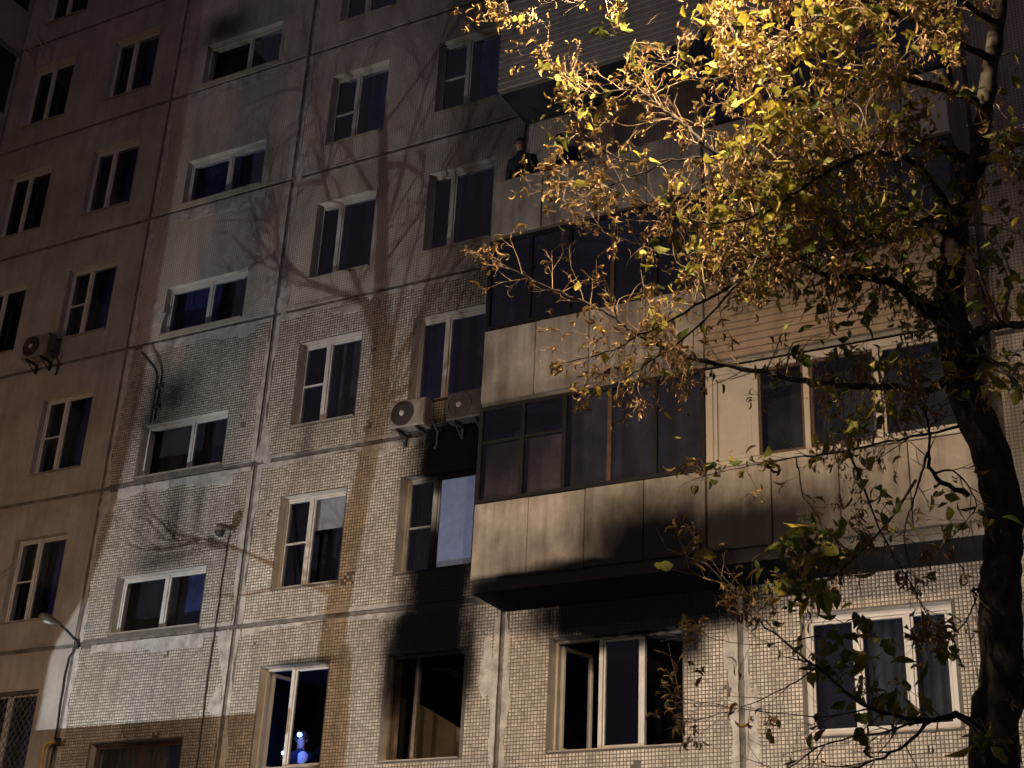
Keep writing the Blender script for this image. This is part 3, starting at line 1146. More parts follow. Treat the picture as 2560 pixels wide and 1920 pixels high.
XA, XM, XE = -9.90, -6.42, -2.92
balcony(XA, XM - 0.01, 2, 'concrete', 'dark', 1)
balcony(XM + 0.01, XE, 2, 'concrete', 'white', 2)
balcony(XA, XM - 0.01, 3, 'concrete', 'dark', 3)
balcony(XM + 0.01, XE, 3, 'siding_tan', 'dark', 4)
balcony(XA, XM - 0.01, 4, 'concrete', None, 5)
balcony(XM + 0.01, XE, 4, 'concrete', 'dark', 6)
balcony(XA - 0.03, XM - 0.01, 5, 'siding', 'dark', 7)
balcony(XM + 0.01, XE, 5, 'concrete', 'dark', 8)
balcony(XA, XM - 0.01, 6, 'concrete', 'dark', 9)
balcony(XM + 0.01, XE, 6, 'concrete', None, 10)
# solid partitions between neighbouring balconies
for row in range(2, 7):
    z = 7.5 + (row - 2) * H
    mb = MB()
    mb.box(XM - 0.007, XM + 0.007, YB + 0.10, -0.02, z + 0.185, z + H - 0.01)
    bpart(mb.build('balcony_partition', M['charframe']))

# ------------------------------------------------------------------ wing at the left, meeting the block in an inner corner
WING = thing('apartment_wing', (-23.6, -4, 0), 'dark wing of the block at the far left edge, meeting it in a corner', 'building')
for row in range(1, 9):
    z0, z1 = Z0 + (row - 1) * H, Z0 + row * H
    for (ya, yb) in ((-4.0, -0.42), (-8.0, -4.05)):
        mb = MB()
        mb.box(-23.5, -23.16, ya, yb, z0 + 0.02, z1 - 0.02)
        o = mb.build('wall_panel', M['render'])
        o.parent = WING
        o.matrix_parent_inverse = Matrix.Translation((23.6, 4, 0))
    # glazed balcony next to the corner
    zb = z0 + 2.57
    mb = MB()
    mb.box(-23.155, -22.98, -3.6, -0.02, zb, zb + 0.14)
    bal = mb.build('balcony', M['slab'])
    bal.parent = WING
    bal.matrix_parent_inverse = Matrix.Translation((23.6, 4, 0))
    for i in range(4):
        ya = -3.6 + i * 0.895
        mb = MB()
        mb.box(-22.99, -22.95, ya + 0.006, ya + 0.885, zb + 0.145, zb + 1.25)
        sub(mb.build('parapet_panel', M['siding']), bal)
        mb = MB()
        mb.box(-22.99, -22.94, ya - 0.03, ya + 0.03, zb + 1.255, zb + H - 0.01)
        sub(mb.build('mullion', M['white_bal']), bal)
        mb = MB()
        mb.box(-22.972, -22.966, ya + 0.03, ya + 0.86, zb + 1.255, zb + H - 0.01)
        sub(mb.build('pane', M['glass_dark']), bal)
    mb = MB()
    mb.box(-22.99, -22.94, -0.10, -0.03, zb + 1.255, zb + H - 0.01)
    sub(mb.build('mullion', M['white_bal']), bal)
    mb = MB()
    mb.box(-23.10, -23.09, -3.55, -0.05, zb + 0.145, zb + H - 0.01)
    sub(mb.build('curtain_backing', M['room_black']), bal)

# ------------------------------------------------------------------ things hung on the facade
def air_conditioner(x0, z0, label, sooty=False, w=0.64, h=0.46, d=0.22, yback=-0.12, group='air conditioner units on the facade'):
    yf = yback - d
    t = thing('air_conditioner', (x0 + w / 2, -0.0, z0), label, 'air conditioner', group)
    inv_m = Matrix.Translation((-(x0 + w / 2), 0, -z0))

    def put(o):
        o.parent = t
        o.matrix_parent_inverse = inv_m
        return o
    bm_ = M['ac_sooty'] if sooty else M['ac']
    mb = MB()
    mb.cbox(x0, x0 + w, yf, yback, z0, z0 + h, 0.018)
    body = put(mb.build('casing', bm_))
    cx, cz, R_ = x0 + 0.235, z0 + h / 2, 0.195
    mb = MB()
    mb.lathe([(R_ + 0.015, 0.004), (R_ + 0.012, 0.014), (R_ - 0.006, 0.014), (R_ - 0.012, 0.003), (0.001, 0.003)], (cx, yf, cz), (0, -1, 0), 32)
    put(mb.build('fan_opening', M['ac_fan'], smooth=False))
    mb = MB()
    for k in range(1, 6):
        rr = R_ * k / 6 + 0.012
        mb.tube([(cx + rr * math.cos(a * math.pi / 14), yf - 0.016, cz + rr * math.sin(a * math.pi / 14)) for a in range(29)], 0.0028, 4, cap=False)
    for k in range(8):
        a = k * math.pi / 4 + 0.2
        mb.tube([(cx + 0.04 * math.cos(a), yf - 0.016, cz + 0.04 * math.sin(a)), (cx + R_ * math.cos(a), yf - 0.016, cz + R_ * math.sin(a))], 0.003, 4)
    put(mb.build('fan_guard', M['ac_fan']))
    mb = MB()
    for k in range(3):
        a = k * 2 * math.pi / 3
        p = []
        for u in (-0.5, 0.5):
            for rr in (0.05, R_ * 0.9):
                p.append((cx + rr * math.cos(a + u), yf - 0.006 - 0.006 * (u + .5), cz + rr * math.sin(a + u)))
        mb.poly([p[0], p[1], p[3], p[2]])
    put(mb.build('fan_blade', M['ac_fan']))
    mb = MB()
    mb.lathe([(0.048, 0.012), (0.044, 0.026), (0.024, 0.033), (0.001, 0.034)], (cx, yf, cz), (0, -1, 0), 16)
    put(mb.build('fan_hub', M['lamp_glass'] if not sooty else M['ac']))
    mb = MB()
    for k in range(7):
        z = z0 + 0.10 + k * 0.05
        mb.box(x0 + w - 0.17, x0 + w - 0.05, yf - 0.006, yf - 0.001, z, z + 0.012)
    put(mb.build('grille_slot', bm_))
    for x in (x0 + 0.14, x0 + w - 0.14):
        mb = MB()
        mb.box(x - 0.018, x + 0.018, yf + 0.02, -0.012, z0 - 0.042, z0 - 0.003)
        mb.box(x - 0.018, x + 0.018, -0.05, -0.012, z0 - 0.20, z0 - 0.044)
        mb.tube([(x, -0.05, z0 - 0.19), (x, yf + 0.08, z0 - 0.045)], 0.010, 6)
        put(mb.build('bracket', M['metal_dark']))
    mb = MB()
    xr = x0 + w
    mb.tube([(xr - 0.02, yback - 0.08, z0 + 0.12), (xr + 0.06, yback - 0.07, z0 + 0.10), (xr + 0.09, -0.05, z0 - 0.05), (xr + 0.06, -0.02, z0 - 0.28), (xr + 0.02, -0.01, z0 - 0.30)], 0.018, 7)
    put(mb.build('hose', M['cable']))
    return t


air_conditioner(-20.55, 13.42, 'beige air conditioner on the brown wall at the left')
air_conditioner(-11.93, 10.55, 'clean beige air conditioner, left of the two below the window')
air_conditioner(-10.90, 10.52, 'soot-darkened air conditioner tucked against the balcony', sooty=True)
# empty brackets high up at the left
br = thing('air_conditioner_bracket', (-22.1, 0, 21.4), 'pair of empty pale brackets high in the left corner', 'bracket')
for x in (-22.45, -21.95):
    mb = MB()
    mb.box(x - 0.02, x + 0.02, -0.55, -0.002, 21.42, 21.46)
    mb.tube([(x, -0.02, 21.1), (x, -0.48, 21.41)], 0.014, 6)
    o = mb.build('bracket_arm', M['white_bal'])
    o.parent = br
    o.matrix_parent_inverse = Matrix.Translation((22.1, 0, -21.4))

# security camera with its cable
c0 = Vector((-15.08, 0, 9.34))
t = thing('security_camera', c0, 'white dome security camera on the tiled wall', 'camera')


def put_rel(o, t):
    o.parent = t
    o.matrix_parent_inverse = Matrix.Translation(-t.location)
    return o


mb = MB()
mb.lathe([(0.001, 0.0), (0.075, 0.0), (0.075, 0.03), (0.05, 0.045), (0.001, 0.046)], (c0.x, -0.008, c0.z + 0.06), (0, -1, 0), 16)
mb.tube([(c0.x, -0.04, c0.z + 0.06), (c0.x - 0.01, -0.16, c0.z + 0.085), (c0.x - 0.02, -0.25, c0.z + 0.06)], 0.028, 10)
put_rel(mb.build('bracket', M['ac'], smooth=True), t)
mb = MB()
mb.lathe([(0.001, 0.10), (0.05, 0.095), (0.085, 0.06), (0.092, 0.0), (0.085, -0.03)], (c0.x - 0.02, -0.27, c0.z - 0.02), (0, 0, 1), 18)
put_rel(mb.build('housing', M['ac'], smooth=True), t)
mb = MB()
mb.lathe([(0.080, -0.03), (0.078, -0.06), (0.06, -0.10), (0.03, -0.118), (0.001, -0.122)], (c0.x - 0.02, -0.27, c0.z - 0.02), (0, 0, 1), 18)
put_rel(mb.build('dome', M['metal_dark'], smooth=True), t)


def wobble_cable(pts, rad, name, label, seed):
    r = random.Random(seed)
    P = []
    for i in range(len(pts) - 1):
        a, b = Vector(pts[i]), Vector(pts[i + 1])
        n = max(2, int((b - a).length / 0.18))
        for k in range(n):
            p = a.lerp(b, k / n)
            P.append((p.x + r.uniform(-.008, .008), p.y, p.z))
    P.append(pts[-1])
    mb = MB()
    mb.tube(P, rad, 6)
    return tag(mb.build(name, M['cable']), label, 'cable')


wobble_cable([(-15.06, -0.05, 9.38), (-15.12, -0.022, 9.2), (-15.14, -0.022, 7.8), (-15.16, -0.022, 7.0), (-15.12, -0.022, 5.2), (-15.1, -0.022, 4.95)], 0.011, 'wall_cable',
             'thin black cable running straight down from the security camera', 3)

# wall lamp with conduit (unlit)
l0 = Vector((-18.09, 0, 7.72))
t = thing('wall_lamp', l0, 'unlit street-style lamp on a bracket by the left stairwell window', 'lamp')
mb = MB()
mb.box(l0.x - 0.05, l0.x + 0.05, -0.03, -0.004, l0.z - 0.06, l0.z + 0.10)
mb.tube([(l0.x, -0.02, l0.z), (l0.x, -0.06, l0.z + 0.08), (l0.x + 0.01, -0.30, l0.z + 0.18), (l0.x + 0.01, -0.50, l0.z + 0.235)], 0.022, 8)
mb.tube([(l0.x, -0.02, l0.z + 0.09), (l0.x, -0.42, l0.z + 0.22)], 0.010, 6)
put_rel(mb.build('arm', M['metal_dark']), t)
mb = MB()
ax = Vector((0.0, -1.0, 0.05)).normalized()
mb.lathe([(0.001, 0.0), (0.036, 0.0), (0.04, 0.08), (0.060, 0.15), (0.075, 0.25), (0.070, 0.36), (0.045, 0.45), (0.001, 0.48)], (l0.x + 0.01, -0.48, l0.z + 0.245), ax, 18)
hd = put_rel(mb.build('lamp_head', M['lamp_body'], smooth=True), t)
mb = MB()
mb.lathe([(0.001, 0.15), (0.045, 0.18), (0.058, 0.27), (0.05, 0.36), (0.001, 0.42)], (l0.x + 0.01, -0.48, l0.z + 0.220), ax, 16)
put_rel(mb.build('diffuser', M['lamp_glass'], smooth=True), t)
wobble_cable([(-18.09, -0.022, 7.70), (-18.22, -0.022, 7.52), (-18.24, -0.03, 7.2), (-18.21, -0.022, 6.5), (-18.2, -0.022, 5.2)], 0.016, 'wall_conduit',
             'dark conduit dropping from the wall lamp beside the panel joint', 5)
# gas pipe at the very bottom left
mb = MB()
mb.tube([(-18.33, -0.10, 4.9), (-18.33, -0.10, 5.98), (-18.31, -0.10, 6.06), (-18.24, -0.10, 6.09), (-18.05, -0.10, 6.09), (-18.02, -0.05, 6.09), (-18.02, -0.0, 6.09)], 0.022, 8)
t = tag(mb.build('gas_pipe', M['gas']), 'thin yellow gas pipe bending into the wall at the bottom left', 'pipe')
mb = MB()
mb.box(-18.09, -18.0, -0.13, -0.075, 6.03, 6.15)
mb.tube([(-18.045, -0.13, 6.12), (-18.045, -0.2, 6.15)], 0.012, 6)
sub(mb.build('valve', M['bark']), t)
# bent black pole fixed to the wall
t = thing('antenna_pole', (-17.2, 0, 11.6), 'bent black pole clamped to the wall beside the stairwell windows', 'pole')
mb = MB()
mb.tube([(-17.19, -0.10, 11.62), (-17.19, -0.10, 12.55), (-17.26, -0.12, 12.72), (-17.56, -0.20, 13.05)], 0.026, 8)
put_rel(mb.build('mast', M['metal_dark']), t)
for z in (11.95, 12.35):
    mb = MB()
    mb.box(-17.28, -17.08, -0.075, -0.006, z - 0.012, z + 0.012)
    put_rel(mb.build('clamp', M['metal_dark']), t)

# ------------------------------------------------------------------ people
def skin_body(name, joints, edges, matmap, subdiv=2):
    """joints: name -> (pos, radius); one continuous surface grown over the skeleton"""
    names = list(joints)
    idx = {k: i for i, k in enumerate(names)}
    me = bpy.data.meshes.new(name)
    me.from_pydata([joints[k][0] for k in names], [(idx[a], idx[b]) for a, b in edges], [])
    o = bpy.data.objects.new(name, me)
    COL.objects.link(o)
    sk = o.modifiers.new('skin', 'SKIN')
    sk.use_smooth_shade = True
    for i, k in enumerate(names):
        r = joints[k][1]
        rr = r if isinstance(r, tuple) else (r, r)
        me.skin_vertices[0].data[i].radius = rr
        me.skin_vertices[0].data[i].use_root = (k == 'pelvis')
    ss = o.modifiers.new('sub', 'SUBSURF')
    ss.levels = subdiv
    ss.render_levels = subdiv
    dg = bpy.context.evaluated_depsgraph_get()
    ev = o.evaluated_get(dg)
    out = bpy.data.meshes.new_from_object(ev)
    out.name = name
    out.materials.clear()
    mats, fn = matmap
    for m in mats:
        out.materials.append(m)
    for p in out.polygons:
        p.material_index = fn(p.center)
        p.use_smooth = True
    o.modifiers.clear()
    o.data = out
    return o


def person(base, yaw, label, coat, lean=0.25, head_turn=0.0, arms='rest', hair=True, scale=1.0, bulk=1.0, group=None):
    """standing figure; local x right, y forward, z up, placed at base and turned by yaw"""
    J = {}
    E = []
    L = lean

    def j(n, x, y, z, r, parent=None):
        J[n] = ((x * scale, y * scale, z * scale), r if not isinstance(r, tuple) else r)
        if parent:
            E.append((parent, n))
    bk = bulk
    j('pelvis', 0, 0, 0.95, (0.155 * bk, 0.115 * bk))
    j('waist', 0, 0.10 * L, 1.10, (0.150 * bk, 0.11 * bk), 'pelvis')
    j('chest', 0, 0.32 * L, 1.30, (0.175 * bk, 0.125 * bk), 'waist')
    j('upchest', 0, 0.46 * L, 1.43, (0.14 * bk, 0.10 * bk), 'chest')
    j('neck', 0, 0.55 * L, 1.52, 0.055, 'upchest')
    hx = math.sin(head_turn) * 0.02
    j('jaw', hx, 0.60 * L + 0.015, 1.60, (0.066, 0.075), 'neck')
    j('head', hx, 0.62 * L + 0.01, 1.68, (0.076, 0.092), 'jaw')
    j('crown', hx, 0.62 * L, 1.75, (0.060, 0.072), 'head')
    for s, n in ((-1, 'l'), (1, 'r')):
        j('sh' + n, s * 0.19, 0.42 * L, 1.42, 0.070 * bk, 'upchest')
        if arms == 'rest':
            j('el' + n, s * 0.27, 0.42 * L + 0.10, 1.17, 0.052, 'sh' + n)
            j('wr' + n, s * 0.14, 0.42 * L + 0.30, 1.14, 0.036, 'el' + n)
            hd_ = (s * 0.07, 0.42 * L + 0.35, 1.14)
            fd = Vector((-s * 0.8, 0.5, -0.12)).normalized()
        else:
            j('el' + n, s * 0.27, 0.2 * L + 0.02, 1.13, 0.052 * bk, 'sh' + n)
            j('wr' + n, s * 0.24, 0.2 * L + 0.20, 1.00, 0.036, 'el' + n)
            hd_ = (s * 0.22, 0.2 * L + 0.27, 0.97)
            fd = Vector((-s * 0.15, 0.9, -0.4)).normalized()
        j('pa' + n, *hd_, (0.036, 0.020), 'wr' + n)
        side = fd.cross(Vector((0, 0, 1))).normalized()
        for q, (off, ln) in enumerate(((-0.027, 0.070), (-0.009, 0.082), (0.010, 0.076), (0.028, 0.058))):
            p1 = Vector(hd_) + side * off + fd * 0.045
            p2 = p1 + fd * ln * 0.55 + Vector((0, 0, -0.006))
            p3 = p2 + fd * ln * 0.40 + Vector((0, 0, -0.026))
            j('f%d1%s' % (q, n), *p1, 0.009, 'pa' + n)
            j('f%d2%s' % (q, n), *p2, 0.0085, 'f%d1%s' % (q, n))
            j('f%d3%s' % (q, n), *p3, 0.0075, 'f%d2%s' % (q, n))
        th = Vector(hd_) - side * 0.03 * s + fd * 0.005
        t2 = th - side * 0.03 * s + fd * 0.035
        j('t1' + n, *th, 0.011, 'pa' + n)
        j('t2' + n, *t2, 0.0095, 't1' + n)
        j('hip' + n, s * 0.095, 0, 0.88, 0.092, 'pelvis')
        j('kn' + n, s * 0.10, 0.02, 0.48, 0.060, 'hip' + n)
        j('an' + n, s * 0.10, -0.02, 0.09, 0.042, 'kn' + n)
        j('toe' + n, s * 0.115, 0.16, 0.045, 0.040, 'an' + n)
    zneck = 1.535 * scale

    def fn(c):
        if c.z > zneck:
            return 0
        if abs(c.z - 1.14 * scale) < 0.07 * scale and arms == 'rest' and c.y > (0.42 * L + 0.31) * scale:
            return 0
        if arms != 'rest' and c.z < 1.0 * scale and c.y > (0.2 * L + 0.22) * scale:
            return 0
        if c.z < 0.9 * scale:
            return 2
        return 1
    body = skin_body('person', J, E, ([M['skin'], M[coat], M['trouser']], fn))
    body.location = base
    body.rotation_euler = (0, 0, yaw)
    tag(body, label, 'person', group)
    hp = Vector((hx, 0.62 * L + 0.01, 1.68)) * scale
    # face: nose, brows/eyes, mouth, ears
    mb = MB()
    f = hp + Vector((0, 0.088, 0)) * scale
    mb.poly([f + Vector((-0.012, -0.005, -0.02)), f + Vector((0.012, -0.005, -0.02)), f + Vector((0, 0.022, -0.022))])
    mb.poly([f + Vector((-0.012, -0.005, -0.02)), f + Vector((0, 0.022, -0.022)), f + Vector((0, -0.002, 0.03))])
    mb.poly([f + Vector((0.012, -0.005, -0.02)), f + Vector((0, -0.002, 0.03)), f + Vector((0, 0.022, -0.022))])
    for s in (-1, 1):
        mb.lathe([(0.001, -0.006), (0.022, -0.005), (0.024, 0.004), (0.001, 0.008)], hp + Vector((s * 0.080, -0.005, 0.0)), (s, 0, 0), 10)
    o = mb.build('nose_and_ears', M['skin'], body)
    mb = MB()
    for s in (-1, 1):
        mb.lathe([(0.001, -0.002), (0.010, 0.0), (0.007, 0.006), (0.001, 0.007)], hp + Vector((s * 0.031, 0.078, 0.012)), (s * 0.2, 1, 0), 8)
    mb.box(f.x - 0.022, f.x + 0.022, f.y - 0.012, f.y - 0.003, f.z - 0.052, f.z - 0.046)
    mb.build('eyes_and_mouth', M['hair'], body)
    if hair:
        mb = MB()
        c = hp + Vector((0, -0.014, 0.030)) * scale
        for i in range(7):
            a0, a1 = math.pi * 0.5 * i / 7, math.pi * 0.5 * (i + 1) / 7
            for k in range(16):
                b0, b1 = 2 * math.pi * k / 16, 2 * math.pi * (k + 1) / 16
                pt = []
                for aa, bb in ((a0, b0), (a0, b1), (a1, b1), (a1, b0)):
                    drop = -0.05 * (1 if math.sin(bb) < 0.2 else 0.0) * math.cos(aa)
                    pt.append(c + Vector((0.088 * math.cos(aa) * math.cos(bb), 0.100 * math.cos(aa) * math.sin(bb), 0.080 * math.sin(aa) + drop)))
                mb.poly(pt)
        mb.build('hair', M['hair'], body, smooth=True)
    return body


# two neighbours looking down from the open balcony (floor 13.28, facing -Y)
person((-9.58, -0.52, 13.28), math.pi, 'person in a black coat standing at the open balcony parapet, nearest its left end', 'coat', lean=0.40, arms='hold', scale=0.99, bulk=1.22)
person((-8.72, -0.38, 13.28), math.pi - 0.5, 'person in a navy jacket bending over the balcony parapet behind the twigs', 'coat_navy', lean=0.62, arms='hold', scale=0.95, bulk=1.2)
# firefighters inside the room with the open sash (floor 4.62)
fp = person((-14.15, 1.28, 4.62), math.pi + 0.5, 'person with a lit blue-white headlamp inside the dark open window', 'coat_navy', lean=0.3, arms='hold', hair=False, scale=0.90)
fp2 = person((-13.98, 1.75, 4.62), math.pi + 0.4, 'person standing in the dark behind the one with the headlamp', 'coat', lean=0.1, arms='hold', hair=True, scale=1.02)
hp = Vector((0, 0.62 * 0.3 + 0.01, 1.68)) * 0.9
mb = MB()
mb.lathe([(0.128, -0.01), (0.125, 0.0), (0.108, 0.03), (0.100, 0.07), (0.07, 0.115), (0.02, 0.135), (0.001, 0.136)], hp + Vector((0, -0.01, 0.035)), (0, -0.1, 1), 20)
mb.build('helmet', M['helmet'], fp, smooth=True)
mb = MB()
mb.lathe([(0.001, 0.0), (0.034, 0.0), (0.036, 0.03), (0.030, 0.036), (0.001, 0.037)], hp + Vector((0.02, 0.10, 0.075)), (0.1, 1, -0.15), 14)
mb.build('headlamp', M['led'], fp)
mb = MB()
mb.lathe([(0.001, 0.0), (0.028, 0.0), (0.030, 0.03), (0.001, 0.034)], (0.25, 0.22, 1.30), (0.2, 1, -0.1), 12)
mb.build('blue_glint', M['led'], fp)  # glowing disc added for a small blue reflection
mb = MB()
for i in range(5):
    a0, a1 = -0.13 + i * 0.03, -0.13 + (i + 1) * 0.03
    y0, y1 = 0.258 - a0 * a0 * 3, 0.258 - a1 * a1 * 3
    h0, h1 = 0.05 * math.sin(math.pi * (i + .25) / 5.5) + 0.02, 0.05 * math.sin(math.pi * (i + 1.25) / 5.5) + 0.02
    mb.poly([(a0, y0 - .02, 1.25 - h0 - i * .012), (a1, y1 - .02, 1.25 - h1 - (i + 1) * .012), (a1, y1, 1.27 + h1), (a0, y0, 1.27 + h0)])
mb.build('chest_glow', M['glow_patch'], fp, smooth=True)  # pale patch added on the chest to hold the blue glow


def lamp_light(name, kind, parent, loc, power, color, size=0.05, **kw):
    L = bpy.data.lights.new(name, kind)
    L.energy = power
    L.color = color
    if kind in ('POINT', 'SPOT'):
        L.shadow_soft_size = size
    for k_, v_ in kw.items():
        setattr(L, k_, v_)
    o = bpy.data.objects.new(name, L)
    COL.objects.link(o)
    o.location = loc
    if parent is not None:
        o.parent = parent
    return o


lamp_light('headlamp_light', 'POINT', fp, hp + Vector((0.03, 0.28, -0.06)), 11.0, (0.10, 0.24, 1.0), 0.03)

# ------------------------------------------------------------------ lamps standing outside the frame
# tripod floodlights of the fire crew
def floodlight(pos, label, power, rot, cone, blend, size):
    wx, wy, wz = pos
    t = thing('tripod_floodlight', (wx, wy, 0), label, 'floodlight', 'floodlights of the fire crew')
    mb = MB()
    for k in range(3):
        a = k * 2 * math.pi / 3 + 0.4
        mb.tube([(wx + 0.5 * math.cos(a), wy - 0.1 + 0.5 * math.sin(a), 0.02), (wx, wy - 0.1, wz * 0.5)], 0.016, 6)
    mb.tube([(wx, wy - 0.1, wz * 0.35), (wx, wy - 0.1, wz - 0.08)], 0.02, 8)
    put_rel(mb.build('tripod', M['metal_dark']), t)
    mb = MB()
    mb.box(wx - 0.16, wx + 0.16, wy - 0.16, wy - 0.08, wz - 0.12, wz + 0.12)
    put_rel(mb.build('housing', M['metal_dark']), t)
    mb = MB()
    mb.box(wx - 0.14, wx + 0.14, wy - 0.079, wy - 0.075, wz - 0.10, wz + 0.10)
    put_rel(mb.build('led_panel', M['bulb_cool']), t)
    L = lamp_light('floodlight_lamp', 'SPOT', t, (0, 0, wz), power, COOL, size, spot_size=math.radians(cone), spot_blend=blend)
    L.rotation_euler = rot
    return t


floodlight(W_POS, 'floodlight on a tripod beside the added shade trunk, left outside the frame', W_POWER, (math.radians(103), 0, math.radians(-20)), 146, 1.0, 0.011)
floodlight(W2_POS, 'floodlight on a tripod low in the yard, below the frame', W2_POWER, Vector((0, 0, -1)).rotation_difference((Vector((-4.6, 0, 4.3)) - Vector(W2_POS)).normalized()).to_euler(), 36, 0.9, 0.10)


def street_lamp(head, pole_xy, label, power, size, spot_deg, blend, aim=(0, 0, -1), color=SODIUM):
    hx_, hy_, hz_ = head
    t = thing('street_lamp', (pole_xy[0], pole_xy[1], 0), label, 'street lamp', 'street lamps of the yard')
    mb = MB()
    mb.tube([(pole_xy[0], pole_xy[1], 0), (pole_xy[0], pole_xy[1], 3), (pole_xy[0], pole_xy[1], hz_ - 0.5)], [0.10, 0.085, 0.06], 12)
    put_rel(mb.build('pole', M['metal_grey']), t)
    mb = MB()
    d = Vector((hx_ - pole_xy[0], hy_ - pole_xy[1], 0))
    P = [Vector((pole_xy[0], pole_xy[1], hz_ - 0.55)) + d * u + Vector((0, 0, 0.75 * math.sin(u * math.pi / 2))) for u in (0, .1, .25, .45, .7, 0.95)]
    mb.tube(P, 0.03, 8)
    put_rel(mb.build('arm', M['metal_grey']), t)
    mb = MB()
    dn = d.normalized()
    mb.lathe([(0.001, -0.32), (0.06, -0.30), (0.13, -0.1), (0.15, 0.1), (0.11, 0.30), (0.001, 0.36)], (hx_, hy_, hz_ + 0.17), dn, 16)
    put_rel(mb.build('lamp_head', M['metal_grey'], smooth=True), t)
    mb = MB()
    mb.lathe([(0.001, 0), (0.09, 0.005), (0.11, 0.03)], (hx_, hy_, hz_ + 0.005), (0, 0, 1), 16)
    put_rel(mb.build('lamp_glass', M['bulb']), t)
    o = lamp_light('street_lamp_light', 'SPOT', t, (hx_ - pole_xy[0], hy_ - pole_xy[1], hz_ - 0.02), power, color, size,
                   spot_size=math.radians(spot_deg), spot_blend=blend)
    o.rotation_euler = Vector((0, 0, -1)).rotation_difference(Vector(aim).normalized()).to_euler()
    return t


street_lamp(S1_POS, (0.9, -9.9), 'street lamp reaching over the tree, above the frame', S1_POWER, 0.10, 170, 0.8, (-0.15, 0.35, -1.0), GOLD)
street_lamp(S2_POS, (-21.8, -13.3), 'street lamp in the yard, left outside the frame', S2_POWER, 0.14, 178, 0.3, (0.0, 0.8, 0.1))
street_lamp(S3_POS, (-8.4, -17.3), 'low street lamp in the yard, below the frame', S3_POWER, 0.12, 62, 0.9, (0.02, 1.0, 0.10), WARM)
# ------------------------------------------------------------------ trees
def catmull(pts, n=5):
    P = [np.array(p, float) for p in pts]
    P = [2 * P[0] - P[1]] + P + [2 * P[-1] - P[-2]]
    out = []
    for i in range(1, len(P) - 2):
        for k in range(n):
            t = k / n
            a, b, c, d = P[i - 1], P[i], P[i + 1], P[i + 2]
            out.append(0.5 * ((2 * b) + (-a + c) * t + (2 * a - 5 * b + 4 * c - d) * t * t + (-a + 3 * b - 3 * c + d) * t ** 3))
    out.append(P[-2])
    return out


# --- the autumn tree on the right: main limbs follow the photograph, at their own depths
TREE_Y = -8.0
tb = at(2480, 1920, TREE_Y)
TREE = thing('autumn_tree', (tb.x - 0.05, TREE_Y, 0), 'leaning autumn tree with yellow leaves and dry brown seed clusters', 'tree')
LIMBS = []
NODES = []          # (pos, radius) candidates for twigs


def limb(pxpts, r0, r1, name='limb', mat='bark', sides=8, jit=0.02, parent=None, collect=True, taper=1.0):
    """pxpts: (px, py, Y)"""
    W = [at(*p) for p in pxpts]
    S = catmull([tuple(w) for w in W], 6)
    rs = [r1 + (r0 - r1) * (1 - i / (len(S) - 1)) ** (1.9 if taper == 1.0 and r0 < 0.07 else taper) for i in range(len(S))] if taper >= 0.5 else [r0 + (r1 - r0) * (i / (len(S) - 1)) ** taper for i in range(len(S))]
    for i in range(1, len(S) - 1):
        S[i] = S[i] + (rng.random(3) - .5) * jit * min(1, 2 * rs[i] / 0.03 + .3)
    mb = MB()
    mb.tube([tuple(s) for s in S], [r * (1 + 0.10 * math.sin(i * 1.9)) for i, r in enumerate(rs)], sides)
    o = put_rel(mb.build(name, M[mat], smooth=True), TREE)
    LIMBS.append((S, rs))
    if collect:
        for s, r in zip(S, rs):
            NODES.append((np.array(s), r))
    return S


trunk_px = [(2478, 1990, -8), (2484, 1860, -8), (2502, 1700, -8), (2500, 1500, -8), (2505, 1400, -8), (2508, 1280, -8), (2478, 1140, -8.02), (2420, 995, -8.05), (2394, 870, -8.08), (2370, 755, -8.1)]
W = [Vector((tb.x - 0.08, TREE_Y, 0)), Vector((tb.x - 0.05, TREE_Y, 1.2)), Vector((tb.x - 0.02, TREE_Y, 2.3))] + [at(*p) for p in trunk_px[1:]]
S = catmull([tuple(w) for w in W], 14)
mb = MB()
n = len(S)
sides = 40
rad = [0.20 - 0.065 * min(1, i / (n * .38)) - 0.02 * max(0, (i - n * .4) / (n * .6)) for i in range(n)]
mb.tube([tuple(q) for q in S], [r * (1 + 0.04 * math.sin(i * 0.8)) for i, r in enumerate(rad)], sides)
v = np.array(mb.v)
for i in range(n):            # ridged, furrowed bark with a few knots
    for k_ in range(sides):
        q = i * sides + k_
        c = np.array(S[i])
        ridge = smooth_noise(np.array([k_ * 0.55 + 0.9 * math.sin(i * 0.23)]), np.array([i * 0.22]), 1.0)[0]
        fine = smooth_noise(np.array([k_ * 1.0 + 40]), np.array([i * 0.55]), 1.0)[0]
        lump = smooth_noise(np.array([k_ * 0.15 + 7]), np.array([i * 0.12 + 3]), 1.0)[0]
        v[q] = c + (v[q] - c) * (0.88 + 0.12 * ridge + 0.05 * fine + 0.10 * lump)
mb.v = [tuple(q) for q in v]
put_rel(mb.build('trunk', M['bark'], smooth=True), TREE)
for s in S[len(S) // 2:]:
    NODES.append((np.array(s), 0.1))

